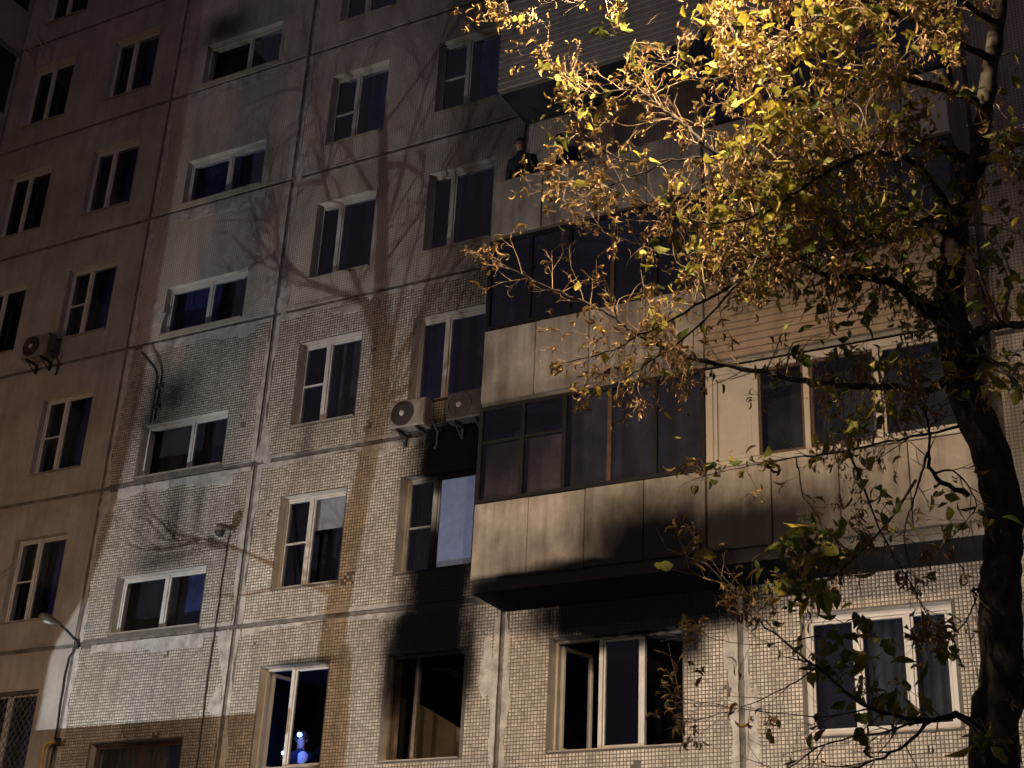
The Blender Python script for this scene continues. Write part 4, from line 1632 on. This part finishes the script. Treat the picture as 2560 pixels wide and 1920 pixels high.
limb([(2370, 770, -8.1), (2383, 640, -8.1), (2402, 510, -8.05), (2442, 400, -8.0), (2468, 230, -7.9), (2500, 0, -7.8), (2520, -250, -7.7)], 0.105, 0.05)
limb([(2440, 415, -8.0), (2500, 380, -8.2), (2570, 340, -8.4), (2680, 250, -8.7)], 0.05, 0.025)
limb([(2405, 850, -8.1), (2480, 815, -8.3), (2570, 808, -8.5), (2700, 760, -8.8)], 0.045, 0.022)
limb([(2415, 890, -8.1), (2480, 900, -8.3), (2535, 950, -8.6)], 0.022, 0.012)
limb([(2385, 830, -8.1), (2300, 760, -8.2), (2250, 717, -8.3), (2185, 697, -8.4), (2080, 690, -8.6), (1970, 650, -8.8), (1880, 640, -8.9)], 0.06, 0.016)
# dark branch running left in front of the white balcony window, and the spray at its end
limb([(2410, 905, -8.1), (2330, 975, -8.1), (2230, 968, -8.1), (2130, 964, -8.1), (2014, 952, -8.1), (1860, 921, -8.1), (1721, 892, -8.1), (1590, 835, -8.1), (1520, 781, -8.1), (1442, 748, -8.1), (1323, 695, -8.1), (1232, 646, -8.1)], 0.030, 0.0045, taper=0.8)
U1 = [(2400, 520, -8.05), (2280, 560, -8.3), (2150, 600, -8.5), (1980, 650, -8.6), (1850, 705, -8.6), (1688, 794, -8.6), (1590, 843, -8.6), (1532, 875, -8.6), (1416, 906, -8.6)]
limb(U1, 0.040, 0.0045)
limb([(1850, 705, -8.6), (1735, 825, -8.7), (1631, 900, -8.7), (1573, 941, -8.7), (1478, 985, -8.7)], 0.012, 0.004)
limb([(2390, 600, -8.1), (2220, 500, -7.8), (2020, 530, -7.6), (1860, 640, -7.5), (1700, 640, -7.5), (1560, 600, -7.5), (1470, 560, -7.5), (1396, 490, -7.5)], 0.035, 0.004)
limb([(2440, 405, -8.0), (2220, 340, -8.3), (2000, 420, -8.6), (1804, 388, -8.7), (1720, 320, -8.7), (1652, 270, -8.7), (1585, 225, -8.7), (1484, 235, -8.7), (1423, 199, -8.7), (1364, 146, -8.7)], 0.036, 0.004)
limb([(1804, 388, -8.7), (1680, 400, -8.6), (1560, 400, -8.5), (1480, 345, -8.5), (1425, 260, -8.5)], 0.012, 0.004)
limb([(1680, 400, -8.6), (1560, 450, -8.7), (1470, 470, -8.8), (1400, 430, -8.9)], 0.009, 0.0035)
limb([(2462, 260, -7.9), (2260, 200, -8.4), (2110, 250, -8.7), (1985, 330, -8.8), (1900, 290, -8.8), (1862, 170, -8.8), (1825, 40, -8.8), (1800, -120, -8.8)], 0.030, 0.008)
limb([(2480, 150, -7.9), (2300, 60, -8.6), (2000, -50, -9.0), (1700, -70, -9.0), (1500, -25, -9.0), (1389, 2, -9.0), (1305, 30, -9.0), (1240, 20, -9.0)], 0.030, 0.004)
limb([(2490, 60, -7.8), (2350, -30, -8.4), (2200, -40, -8.9), (2020, 60, -9.2), (1880, 160, -9.3), (1760, 200, -9.3), (1660, 150, -9.3)], 0.026, 0.004)
limb([(2395, 560, -8.1), (2300, 420, -8.7), (2180, 380, -9.1), (2050, 440, -9.3), (1930, 520, -9.3), (1790, 560, -9.3), (1640, 520, -9.3), (1520, 470, -9.3)], 0.028, 0.004)
# thin drooping branches, lower right
limb([(2440, 1050, -8.0), (2410, 1062, -8.1), (2250, 1098, -8.3), (2053, 1137, -8.5), (1991, 1143, -8.5), (1860, 1168, -8.6), (1760, 1190, -8.6)], 0.014, 0.003, sides=6)
limb([(1991, 1145, -8.5), (2008, 1240, -8.5), (2050, 1300, -8.5), (2075, 1390, -8.5)], 0.006, 0.0025, sides=5)
limb([(2120, 1120, -8.4), (2199, 1322, -8.4), (2269, 1446, -8.4), (2318, 1535, -8.4)], 0.010, 0.004, sides=6)
limb([(2420, 1240, -8.0), (2330, 1180, -8.2), (2320, 1070, -8.3), (2290, 960, -8.3)], 0.022, 0.006)
limb([(2320, 1130, -8.3), (2290, 1230, -8.3), (2260, 1330, -8.3), (2275, 1420, -8.3)], 0.010, 0.003, sides=6)
limb([(2330, 1180, -8.2), (2390, 1180, -8.2), (2440, 1260, -8.2), (2400, 1320, -8.2), (2350, 1370, -8.2)], 0.009, 0.003, sides=6)
limb([(2290, 1200, -8.3), (2200, 1330, -8.5), (2080, 1440, -8.6), (1950, 1490, -8.6), (1840, 1480, -8.6), (1770, 1410, -8.6), (1735, 1340, -8.6)], 0.011, 0.003, sides=6)
limb([(2470, 1850, -8.0), (2400, 1790, -8.2), (2330, 1800, -8.3), (2180, 1770, -8.4), (2045, 1670, -8.5), (1930, 1580, -8.6), (1850, 1520, -8.6)], 0.045, 0.003, taper=0.35)
limb([(2330, 1800, -8.3), (2245, 1874, -8.3), (2130, 1925, -8.3), (2000, 1970, -8.3)], 0.014, 0.006, sides=6)
limb([(2330, 1800, -8.3), (2200, 1830, -8.5), (2060, 1860, -8.6), (1960, 1930, -8.6)], 0.010, 0.005, sides=6)
limb([(2045, 1670, -8.5), (1960, 1720, -8.6), (1860, 1766, -8.6), (1740, 1800, -8.6)], 0.006, 0.0025, sides=5)
limb([(2180, 1770, -8.4), (2050, 1790, -8.5), (1880, 1775, -8.6), (1700, 1745, -8.6)], 0.006, 0.0025, sides=5)
limb([(2045, 1590, -8.5), (1960, 1605, -8.6), (1860, 1610, -8.6), (1760, 1590, -8.6)], 0.005, 0.002, sides=5)
limb([(2460, 1480, -8.0), (2430, 1475, -8.1), (2440, 1500, -8.1), (2410, 1560, -8.2), (2370, 1590, -8.2)], 0.013, 0.004, sides=6)
limb([(2530, 1650, -8.0), (2560, 1690, -8.1), (2620, 1720, -8.2)], 0.014, 0.008, sides=6)
limb([(2480, 1880, -8.0), (2555, 1760, -7.9), (2580, 1560, -7.8)], 0.030, 0.02, sides=7)

NP = np.array([q[0] for q in NODES])
NR = np.array([q[1] for q in NODES])

# --- leaf shapes: strips that fold along the midrib and curl along their length
def leaf_template(length, width, curl, fold, twist, nseg=5, tipw=0.06, seed=0):
    r = np.random.default_rng(seed)
    V = []
    ang = 0.0
    p = np.zeros(3)
    d = length / nseg
    prof = [0.10, 0.72, 1.0, 0.85, 0.50, tipw]
    for i in range(nseg + 1):
        u = i / nseg
        w = width * 0.5 * np.interp(u, np.linspace(0, 1, len(prof)), prof) * (1 + 0.15 * r.standard_normal())
        t = np.array([np.cos(ang), 0, -np.sin(ang)])
        nrm = np.array([np.sin(ang), 0, np.cos(ang)])
        side = np.array([0, 1.0, 0])
        tw = twist * u
        sd_ = side * np.cos(tw) + nrm * np.sin(tw)
        nn = nrm * np.cos(tw) - side * np.sin(tw)
        up = nn * w * np.tan(fold)
        V += [p - sd_ * w * np.cos(fold * .5) + up, p.copy(), p + sd_ * w * np.cos(fold * .5) + up]
        p = p + t * d
        ang += curl / nseg * (0.6 + 0.8 * u)
    Fq = []
    for i in range(nseg):
        a = i * 3
        Fq += [(a, a + 1, a + 4, a + 3), (a + 1, a + 2, a + 5, a + 4)]
    return np.array(V), np.array(Fq)


FRESH = [leaf_template(rng.uniform(.085, .130), rng.uniform(.040, .064), rng.uniform(-.2, 1.2), rng.uniform(.15, .6), rng.uniform(-.6, .6), seed=i) for i in range(10)]
DRY = [leaf_template(rng.uniform(.06, .11), rng.uniform(.016, .034), rng.uniform(1.0, 4.2), rng.uniform(.4, 1.0), rng.uniform(-1.5, 1.5), seed=20 + i) for i in range(14)]
TUFT = [leaf_template(rng.uniform(.055, .10), rng.uniform(.014, .028), rng.uniform(.8, 3.6), rng.uniform(.5, 1.1), rng.uniform(-1.5, 1.5), seed=120 + i) for i in range(14)]
SAM = [leaf_template(rng.uniform(.034, .048), rng.uniform(.011, .016), rng.uniform(-.3, .7), rng.uniform(.0, .4), rng.uniform(-.8, .8), nseg=3, tipw=.35, seed=50 + i) for i in range(8)]


def rand_rot(n, droop=0.5, spread=1.0):
    """rotation matrices: leaf axis (x) points outwards and down"""
    az = rng.random(n) * 2 * np.pi
    el = -droop + spread * (rng.random(n) - .5) * 2
    roll = rng.random(n) * 2 * np.pi
    x = np.stack([np.cos(az) * np.cos(el), np.sin(az) * np.cos(el), np.sin(el)], -1)
    h = np.where(np.abs(x[:, 2:3]) > .95, np.array([[1., 0, 0]]), np.array([[0, 0, 1.]]))
    y = np.cross(h, x)
    y /= np.linalg.norm(y, axis=1, keepdims=True)
    z = np.cross(x, y)
    y2 = y * np.cos(roll)[:, None] + z * np.sin(roll)[:, None]
    z2 = -y * np.sin(roll)[:, None] + z * np.cos(roll)[:, None]
    return np.stack([x, y2, z2], -1)


def dir_rot(D, spread=0.5):
    """rotations whose leaf axis follows the given directions with some scatter, bending down a little"""
    n_ = len(D)
    x = D + rng.standard_normal((n_, 3)) * spread + np.array([0, 0, -0.25])
    x /= np.linalg.norm(x, axis=1, keepdims=True)
    h = np.where(np.abs(x[:, 2:3]) > .95, np.array([[1., 0, 0]]), np.array([[0, 0, 1.]]))
    y = np.cross(h, x)
    y /= np.linalg.norm(y, axis=1, keepdims=True)
    z = np.cross(x, y)
    roll = rng.standard_normal(n_) * 1.0
    return np.stack([x, y * np.cos(roll)[:, None] + z * np.sin(roll)[:, None], -y * np.sin(roll)[:, None] + z * np.cos(roll)[:, None]], -1)


class Scatter:
    def __init__(s):
        s.V = []
        s.F = []
        s.n = 0

    def add(s, tmpl, pos, R, sc):
        for ti in range(len(tmpl)):
            sel = np.arange(len(pos)) % len(tmpl) == ti
            if not sel.any():
                continue
            V, Fq = tmpl[ti]
            P = np.einsum('nij,kj->nki', R[sel] * sc[sel][:, None, None], V) + pos[sel][:, None, :]
            k = len(P)
            s.V.append(P.reshape(-1, 3))
            s.F.append((Fq[None] + (np.arange(k) * len(V))[:, None, None] + s.n).reshape(-1, 4))
            s.n += k * len(V)

    def build(s, name, mat, parent, kind='stuff'):
        me = np_mesh(name, np.concatenate(s.V), np.concatenate(s.F), [mat], smooth=True)
        o = link(name, me)
        put_rel(o, parent)
        tag(o, kind=kind)
        return o


def leaf_material(name, c1, c2, c3, trans=0.22, rough=0.45):
    m = material(name, c1, 0.75, 0.0, 5, translucent=trans, spec=0.12)
    n = m.node_tree.nodes
    l = m.node_tree.links
    b = n['Principled BSDF']
    t = n['Translucent BSDF']
    g = n.new('ShaderNodeNewGeometry')
    ob = n.new('ShaderNodeObjectInfo')
    ad = n.new('ShaderNodeMath')
    ad.operation = 'ADD'
    l.new(g.outputs['Random Per Island'], ad.inputs[0])
    l.new(ob.outputs['Random'], ad.inputs[1])
    fr = n.new('ShaderNodeMath')
    fr.operation = 'FRACT'
    l.new(ad.outputs[0], fr.inputs[0])
    rp = n.new('ShaderNodeValToRGB')
    rp.color_ramp.elements[0].color = (*c1, 1)
    rp.color_ramp.elements[1].color = (*c3, 1)
    e = rp.color_ramp.elements.new(0.5)
    e.color = (*c2, 1)
    l.new(fr.outputs[0], rp.inputs[0])
    no = n.new('ShaderNodeTexNoise')
    no.inputs['Scale'].default_value = 45
    no.inputs['Detail'].default_value = 3
    l.new(g.outputs['Position'], no.inputs['Vector'])
    mr = n.new('ShaderNodeMapRange')
    l.new(no.outputs['Fac'], mr.inputs['Value'])
    mr.inputs['From Min'].default_value = 0.3
    mr.inputs['From Max'].default_value = 0.7
    mr.inputs['To Min'].default_value = 0.6
    mr.inputs['To Max'].default_value = 1.1
    mx = n.new('ShaderNodeMix')
    mx.data_type = 'RGBA'
    mx.blend_type = 'MULTIPLY'
    mx.inputs[0].default_value = 1
    l.new(rp.outputs[0], mx.inputs[6])
    l.new(mr.outputs[0], mx.inputs[7])
    l.new(mx.outputs[2], b.inputs['Base Color'])
    l.new(mx.outputs[2], t.inputs['Color'])
    return m


M['leaf_y'] = leaf_material('yellow_leaf', (0.46, 0.34, 0.04), (0.36, 0.31, 0.05), (0.20, 0.21, 0.05))
M['leaf_g'] = leaf_material('green_leaf', (0.10, 0.14, 0.035), (0.16, 0.17, 0.04), (0.30, 0.27, 0.05))
M['leaf_d'] = leaf_material('dry_leaf', (0.36, 0.23, 0.085), (0.20, 0.12, 0.05), (0.42, 0.31, 0.12), 0.15)
M['samara'] = leaf_material('seed_wing', (0.40, 0.24, 0.10), (0.28, 0.155, 0.07), (0.46, 0.31, 0.15), 0.15)

# --- where the foliage sits: (px, py, rx, ry, fresh, green, dry, bunches, Ymin, Ymax)
CLUMPS = [
    (2545, 745, 14, 26, 3, 0, 0, 0, -8.9, -8.7), (1960, 340, 90, 110, 60, 4, 30, 0, -9.5, -8.9), (1930, 480, 90, 70, 40, 4, 30, 0, -9.5, -8.8), (2060, 60, 160, 60, 26, 4, 40, 0, -9.6, -8.9),
    (2000, 60, 230, 130, 110, 14, 340, 36, -9.5, -8.0), (2250, 80, 200, 140, 70, 20, 280, 30, -9.4, -7.8), (1800, 130, 110, 100, 30, 10, 110, 9, -9.4, -8.4),
    (1960, 300, 170, 140, 90, 24, 280, 22, -9.5, -8.1), (2180, 330, 170, 150, 30, 40, 230, 26, -9.3, -7.8), (1920, 470, 160, 120, 70, 30, 280, 20, -9.4, -7.8),
    (1750, 500, 130, 110, 26, 10, 240, 12, -9.3, -7.7), (2130, 540, 190, 130, 26, 70, 200, 22, -9.2, -7.6), (1850, 640, 150, 110, 40, 30, 240, 22, -9.2, -7.5),
    (1640, 620, 110, 90, 10, 3, 150, 6, -9.2, -7.6), (2280, 640, 150, 130, 10, 80, 90, 12, -9.0, -7.4), (2010, 720, 160, 90, 12, 50, 110, 12, -9.0, -7.6),
    (1690, 770, 90, 90, 16, 6, 110, 14, -9.0, -8.0), (1640, 930, 100, 90, 12, 4, 100, 14, -9.0, -8.2), (1540, 990, 60, 50, 4, 0, 26, 2, -8.9, -8.4),
    (1500, 700, 90, 60, 2, 0, 70, 0, -8.6, -7.6), (1450, 300, 70, 70, 4, 12, 70, 0, -8.9, -8.4), (1560, 270, 90, 80, 4, 2, 90, 0, -9.0, -8.4),
    (1620, 360, 90, 70, 6, 3, 130, 1, -9.0, -8.4), (1430, 160, 60, 50, 0, 8, 34, 0, -9.0, -8.6), (1580, 90, 50, 40, 1, 14, 20, 0, -8.9, -8.6),
    (1330, 30, 70, 30, 3, 0, 26, 1, -9.1, -8.9), (1480, 10, 70, 30, 5, 0, 34, 2, -9.1, -8.9), (1290, 670, 60, 40, 2, 0, 34, 0, -8.3, -7.9),
    (1450, 860, 90, 60, 3, 0, 46, 0, -8.8, -8.4), (1520, 560, 80, 60, 4, 1, 90, 1, -9.3, -7.6), (1420, 520, 70, 50, 0, 2, 44, 0, -8.9, -7.5),
    (2080, 900, 140, 90, 4, 34, 40, 5, -8.9, -7.6), (2190, 1010, 80, 70, 9, 14, 26, 7, -8.8, -8.0), (2100, 1100, 80, 50, 9, 6, 16, 4, -8.8, -8.2),
    (2250, 820, 110, 90, 4, 40, 40, 10, -8.8, -7.6), (2470, 620, 80, 180, 5, 44, 26, 3, -8.9, -7.6), (2500, 330, 70, 130, 4, 30, 20, 6, -8.9, -7.8), (2480, 950, 90, 100, 2, 22, 8, 1, -8.8, -7.8),
    (2030, 1340, 80, 70, 9, 22, 26, 1, -8.8, -8.4), (2010, 1440, 110, 60, 3, 26, 24, 1, -8.8, -8.4), (1760, 1400, 60, 70, 0, 3, 26, 0, -8.7, -8.4),
    (2130, 1250, 90, 80, 2, 14, 18, 6, -8.7, -8.2), (2110, 1530, 50, 40, 0, 9, 5, 0, -8.6, -8.3), (2090, 1640, 70, 60, 2, 16, 8, 0, -8.6, -8.3),
    (2220, 1770, 45, 55, 4, 11, 3, 0, -8.5, -8.2), (2330, 1650, 70, 80, 0, 14, 20, 0, -8.5, -8.1), (2160, 1660, 60, 50, 1, 10, 6, 0, -8.6, -8.3),
    (2420, 1300, 70, 120, 2, 8, 5, 1, -8.4, -8.0), (2500, 1880, 60, 40, 2, 4, 4, 0, -8.4, -7.8), (1900, 1180, 140, 50, 1, 5, 26, 0, -8.7, -8.4), (1700, 1130, 70, 60, 0, 2, 18, 0, -8.8, -8.4),
    (1900, 1560, 120, 80, 0, 0, 34, 0, -8.7, -8.4), (2000, 1850, 130, 60, 0, 2, 20, 0, -8.6, -8.3),
    (1980, -170, 330, 90, 60, 10, 300, 24, -9.6, -8.2), (2350, -120, 200, 120, 40, 20, 160, 14, -9.2, -7.6), (2650, 400, 90, 300, 10, 50, 60, 8, -9.0, -7.6),
]
twigs = MB()
dry_pos, fresh_pos, green_pos, sam_pos = [], [], [], []
tuft_pos, tuft_dir = [], []
CRa, CUa, CFa, CAMa = (np.array(q) for q in (CR, CU, CF, CAM))


def to_px(p):
    d = np.asarray(p) - CAMa
    z = d @ CFa
    return 1280 + FPX * (d @ CRa) / z, 960 - FPX * (d @ CUa) / z


def shoot(p, d, L, r, lev, leafy):
    """a nearly straight twig with alternate side shoots and curled leaves at the tips"""
    n_ = 4
    pts = [np.asarray(p, float)]
    dd = d / np.linalg.norm(d)
    for k in range(n_):
        dd = dd + rng.standard_normal(3) * 0.06 + np.array([0, 0, 0.015])
        dd /= np.linalg.norm(dd)
        pts.append(pts[-1] + dd * L / n_)
    twigs.tube([tuple(q) for q in pts], [r + (0.0013 - r) * k / n_ for k in range(n_ + 1)], 4, cap=False)
    if lev > 0:
        side = 1
        for k in range(1, n_ + 1):
            if rng.random() < 0.55:
                perp = np.cross(dd, CFa)
                nd = dd + side * perp * rng.uniform(.5, 1.0) + rng.standard_normal(3) * 0.25
                shoot(pts[k], nd, L * rng.uniform(.3, .55), r * 0.6, lev - 1, leafy)
            side = -side
    if rng.random() < leafy:
        for _ in range(int(rng.integers(1, 5))):
            tuft_pos.append(pts[-1] + rng.standard_normal(3) * 0.012)
            tuft_dir.append(dd)
        if rng.random() < 0.3:
            tuft_pos.append(pts[int(rng.integers(1, n_))] + rng.standard_normal(3) * 0.006)
            tuft_dir.append(dd + rng.standard_normal(3) * 0.4)


for S_, rs_ in LIMBS:
    m_ = len(S_)
    side = 1
    for i in range(max(2, int(m_ * 0.22)), m_):
        if rs_[i] > 0.022:
            continue
        x_, y_ = to_px(S_[i])
        if not (-100 < x_ < 2700 and -400 < y_ < 2000):
            continue
        low = y_ > 1080
        for _ in range(1 if low else 2):
            if rng.random() < (0.5 if low else 0.33):
                t_ = np.asarray(S_[min(i + 1, m_ - 1)]) - np.asarray(S_[max(i - 1, 0)])
                t_ /= np.linalg.norm(t_) + 1e-9
                perp = np.cross(t_, CFa)
                nd = t_ + side * perp * rng.uniform(.4, 1.1) + rng.standard_normal(3) * 0.3 + np.array([0, 0, 0.12])
                shoot(S_[i], nd, rng.uniform(.14, .42), min(0.0055, rs_[i] * 0.8), 2 if not low else 1, (0.36 if x_ < 1750 else 0.42) if not low else 0.22)
                side = -side
    # the tip carries a shoot of its own
    t_ = np.asarray(S_[-1]) - np.asarray(S_[-2])
    if rs_[-1] < 0.008:
        for _ in range(3):
            shoot(S_[-1], t_ / np.linalg.norm(t_) + rng.standard_normal(3) * 0.35, rng.uniform(.06, .15), 0.003, 1, 0.8)



def twig_to(target, r_end=0.0022, r_max=0.008, sag=0.04):
    """curved twig from the nearest limb to the target; returns its points"""
    d = NP - np.asarray(target)
    dist = np.sqrt((d ** 2).sum(1)) + 6.0 * np.maximum(0, NR - 0.03)
    k = int(np.argmin(dist))
    a = NP[k]
    b = np.asarray(target, float)
    L = np.linalg.norm(b - a)
    m1 = a + (b - a) * 0.35 + rng.standard_normal(3) * 0.09 * L + np.array([0, 0, 0.10 * L])
    m2 = a + (b - a) * 0.7 + rng.standard_normal(3) * 0.08 * L + np.array([0, 0, 0.06 * L])
    S = catmull([a, m1, m2, b], 3)
    r0 = min(r_max, NR[k] * 0.7, 0.0035 + 0.007 * L)
    twigs.tube([tuple(s) for s in S], [r0 + (r_end - r0) * i / (len(S) - 1) for i in range(len(S))], 4, cap=False)
    return S


for (px, py, rx, ry, nf, ng, nd, nb, ya, yb) in CLUMPS:
    # twig ends first, then the leaves gather round them
    wl_ = 0.60 if px < 1700 else (0.8 if px < 1850 else 1.0)      # the left sprays are thin
    wd_ = 0.12 if px < 1700 else (0.5 if px < 1850 else 1.0)
    nf, ng, nd, nb = int(nf * 1.6 * wl_), int(ng * 1.8), int(nd * 0.9 * wd_), int(nb * 1.9 * wl_ + .5)
    tot = nf + ng + nd / 2.2 + nb * 3
    nt = max(3, int(tot / 6))
    ends = []
    for i in range(nt):
        a = rng.random() * 2 * np.pi
        q = math.sqrt(rng.random())
        w = at(px + rx * q * math.cos(a), py + ry * q * math.sin(a), ya + (yb - ya) * rng.random())
        S = twig_to(tuple(w))
        ends.append(S)
        if rng.random() < 0.75:       # bare side shoots
            for _ in range(2):
                s = S[int(rng.integers(2, len(S)))]
                e = s + rng.standard_normal(3) * 0.07 + np.array([0, 0, 0.02])
                twigs.tube([tuple(s), tuple((s + e) / 2 + rng.standard_normal(3) * 0.012), tuple(e)], [0.0026, 0.0021, 0.0015], 3, cap=False)
                ends.append([s, e])

    def spots(n, spread):
        out = []
        for _ in range(n):
            S = ends[int(rng.integers(0, len(ends)))]
            k = max(1, int(len(S) * (1 - 0.55 * rng.random() ** 1.5)))
            out.append(np.asarray(S[min(k, len(S) - 1)]) + rng.standard_normal(3) * spread)
        return out
    fresh_pos += spots(nf, 0.045)
    green_pos += spots(ng, 0.055)
    # dry leaves hang in little tufts of 2-5
    left = nd
    while left > 0:
        c = spots(1, 0.02)[0]
        k = int(min(left, rng.integers(2, 6)))
        for _ in range(k):
            dry_pos.append(c + rng.standard_normal(3) * 0.022)
        left -= k
    for _ in range(nb):
        c = spots(1, 0.01)[0]
        ln = rng.uniform(0.10, 0.22)
        twigs.tube([tuple(c), tuple(c + np.array([0.01, 0.0, -ln * .5])), tuple(c + np.array([0, 0.01, -ln]))], 0.0012, 3, cap=False)
        k = int(rng.integers(14, 30))
        u = rng.random(k)
        sam_pos += [c + np.array([0, 0, -ln * uu]) + rng.standard_normal(3) * np.array([.018, .018, .01]) * (1 + uu) for uu in u]

o = put_rel(twigs.build('twigs', M['twig'], smooth=True), TREE)
tag(o, kind='stuff')
dry_pos, fresh_pos, green_pos, sam_pos = map(np.array, (dry_pos, fresh_pos, green_pos, sam_pos))
sc = Scatter()
sc.add(DRY, dry_pos, rand_rot(len(dry_pos), 0.35, 0.9), rng.uniform(.5, 1.45, len(dry_pos)))
tuft_pos, tuft_dir = np.array(tuft_pos), np.array(tuft_dir)
sc.add(TUFT, tuft_pos, dir_rot(tuft_dir, 0.55), rng.uniform(.55, 1.35, len(tuft_pos)))
sc.build('dry_leaves', M['leaf_d'], TREE)
print('tufts', len(tuft_pos), 'dry', len(dry_pos), 'fresh', len(fresh_pos), len(green_pos), 'sam', len(sam_pos))
sc = Scatter()
sc.add(SAM, sam_pos, rand_rot(len(sam_pos), 1.1, 0.45), rng.uniform(.85, 1.25, len(sam_pos)))
sc.build('seed_clusters', M['samara'], TREE)

# the leaves that show largest are objects of their own, the rest one mass
fresh_meshes = [[np_mesh('leaf', V, Fq, [M[mm]], smooth=True) for V, Fq in FRESH] for mm in ('leaf_y', 'leaf_g')]
cpos = np.array(CAM)
allp = np.concatenate([fresh_pos, green_pos])
kind = np.concatenate([np.zeros(len(fresh_pos), int), np.ones(len(green_pos), int)])
Rm = rand_rot(len(allp), 0.55, 0.8)
scl = rng.uniform(.5, 1.4, len(allp))
rel = allp - cpos
dep = rel @ np.array(CF)
scl *= np.where(960 - FPX * (rel @ np.array(CU)) / dep > 1280, 1.3, 1.0)
sx = 1280 + FPX * (rel @ np.array(CR)) / dep
sy = 960 - FPX * (rel @ np.array(CU)) / dep
vis = (sx > 0) & (sx < 2560) & (sy > 0) & (sy < 1920)
score = np.where(vis, scl / dep, -1)
order = np.argsort(-score)
single = order[:300]
rest = order[300:]
for i in single:
    o = link('leaf', fresh_meshes[kind[i]][int(i) % len(FRESH)], None)
    m4 = np.eye(4)
    m4[:3, :3] = Rm[i] * scl[i]
    m4[:3, 3] = allp[i] - np.array(TREE.location)
    o.parent = TREE
    o.matrix_local = Matrix(m4.tolist())
for kk, nm, mm in ((0, 'yellow_leaves', 'leaf_y'), (1, 'green_leaves', 'leaf_g')):
    q = rest[kind[rest] == kk]
    sc = Scatter()
    sc.add(FRESH, allp[q], Rm[q], scl[q])
    sc.build(nm, M[mm], TREE)


# --- a bare tree and an added shade trunk, left outside the frame; they stand between the floodlight and the wall
def wall_shadow(x, z, s):
    """point a fraction s of the way from the floodlight to the wall point (x, 0, z)"""
    return Vector((W_POS[0] + (x - W_POS[0]) * s, W_POS[1] * (1 - s), W_POS[2] + (z - W_POS[2]) * s))


def bare_tree(label, name, trunk, r, seed, levels=3, spread=0.75, first=0.45, length=1.3, nb=7):
    t = thing(name, (trunk[0][0], trunk[0][1], 0), label, 'tree', 'bare trees in the yard')
    rr = random.Random(seed)
    mb = MB()
    S = catmull([tuple(p) for p in trunk], 5)
    n_ = len(S)
    mb.tube([tuple(s) for s in S], [r[0] + (r[1] - r[0]) * i / (n_ - 1) for i in range(n_)], 10)
    put_rel(mb.build('trunk', M['bark'], smooth=True), t)
    cr = MB()

    def grow(p, d, L, rad, lev):
        pts = [p]
        q = Vector(p)
        dd = Vector(d)
        for k in range(5):
            dd = (dd + Vector((rr.uniform(-.18, .18), rr.uniform(-.18, .18), rr.uniform(-.08, .14)))).normalized()
            q = q + dd * L / 5
            pts.append(Vector(q))
        cr.tube(pts, [rad * (1 - 0.13 * k) for k in range(6)], 5, cap=False)
        if lev > 0:
            for k in range(3 + lev):
                i = rr.randint(1, 5)
                nd = (dd + Vector((rr.uniform(-1, 1), rr.uniform(-1, 1), rr.uniform(-.3, .7))) * 0.75).normalized()
                grow(pts[i], nd, L * rr.uniform(.45, .7), rad * 0.5, lev - 1)
    for k in range(nb):
        i = int(n_ * (first + (1 - first) * k / nb))
        a = rr.uniform(0, 6.28)
        d = Vector((math.cos(a) * spread, math.sin(a) * spread, rr.uniform(.5, 1.0))).normalized()
        grow(Vector(S[min(i, n_ - 1)]), d, length * rr.uniform(.6, 1.1), r[1] * rr.uniform(.4, .8), levels - 1)
    put_rel(cr.build('crown', M['bark'], smooth=True), t)
    return t


s = 0.30
pts = [wall_shadow(-12.68, 6.0, s), wall_shadow(-12.85, 7.2, s), wall_shadow(-12.62, 9.4, s), wall_shadow(-12.38, 11.2, s), wall_shadow(-12.55, 13.0, s), wall_shadow(-12.7, 15.0, s), wall_shadow(-12.9, 17.2, s)]
pts = [Vector((pts[0].x, pts[0].y, 0))] + pts
bare_tree('slender bare tree in the yard, left outside the frame', 'bare_tree', pts, (0.080, 0.020), 11, 4, 0.9, 0.36, 1.25, 13)
# unseen trunk added by the floodlight, shaped to shade the block's left part
t = thing('shade_trunk', (-18.56, -6.8, 0), 'added thick bare trunk shading the left wall, unseen outside the frame', 'tree', 'bare trees in the yard')
mb = MB()
prof = [(0.0, -18.62, .52), (1.0, -18.58, .48), (2.2, -18.56, .455), (2.75, -18.55, .452), (2.95, -18.52, .47), (3.1, -18.46, .50), (3.4, -18.43, .49), (4.5, -18.42, .47), (6.0, -18.44, .44), (9.0, -18.5, .35), (13.0, -18.5, .15)]
mb.tube([(x, -6.8, z) for z, x, r_ in prof], [r_ for z, x, r_ in prof], 16)
put_rel(mb.build('trunk', M['bark'], smooth=True), t)
mb = MB()
rr = random.Random(4)
for k in range(14):
    z = 6.5 + k * 0.45
    a = k * 2.4
    mb.tube([(-18.5, -6.8, z), (-18.5 + .5 * math.cos(a), -6.8 + .5 * math.sin(a), z + 0.9), (-18.5 + .8 * math.cos(a), -6.8 + .8 * math.sin(a), z + 2.4)], [0.07, 0.05, 0.015], 6)
put_rel(mb.build('crown', M['bark'], smooth=True), t)
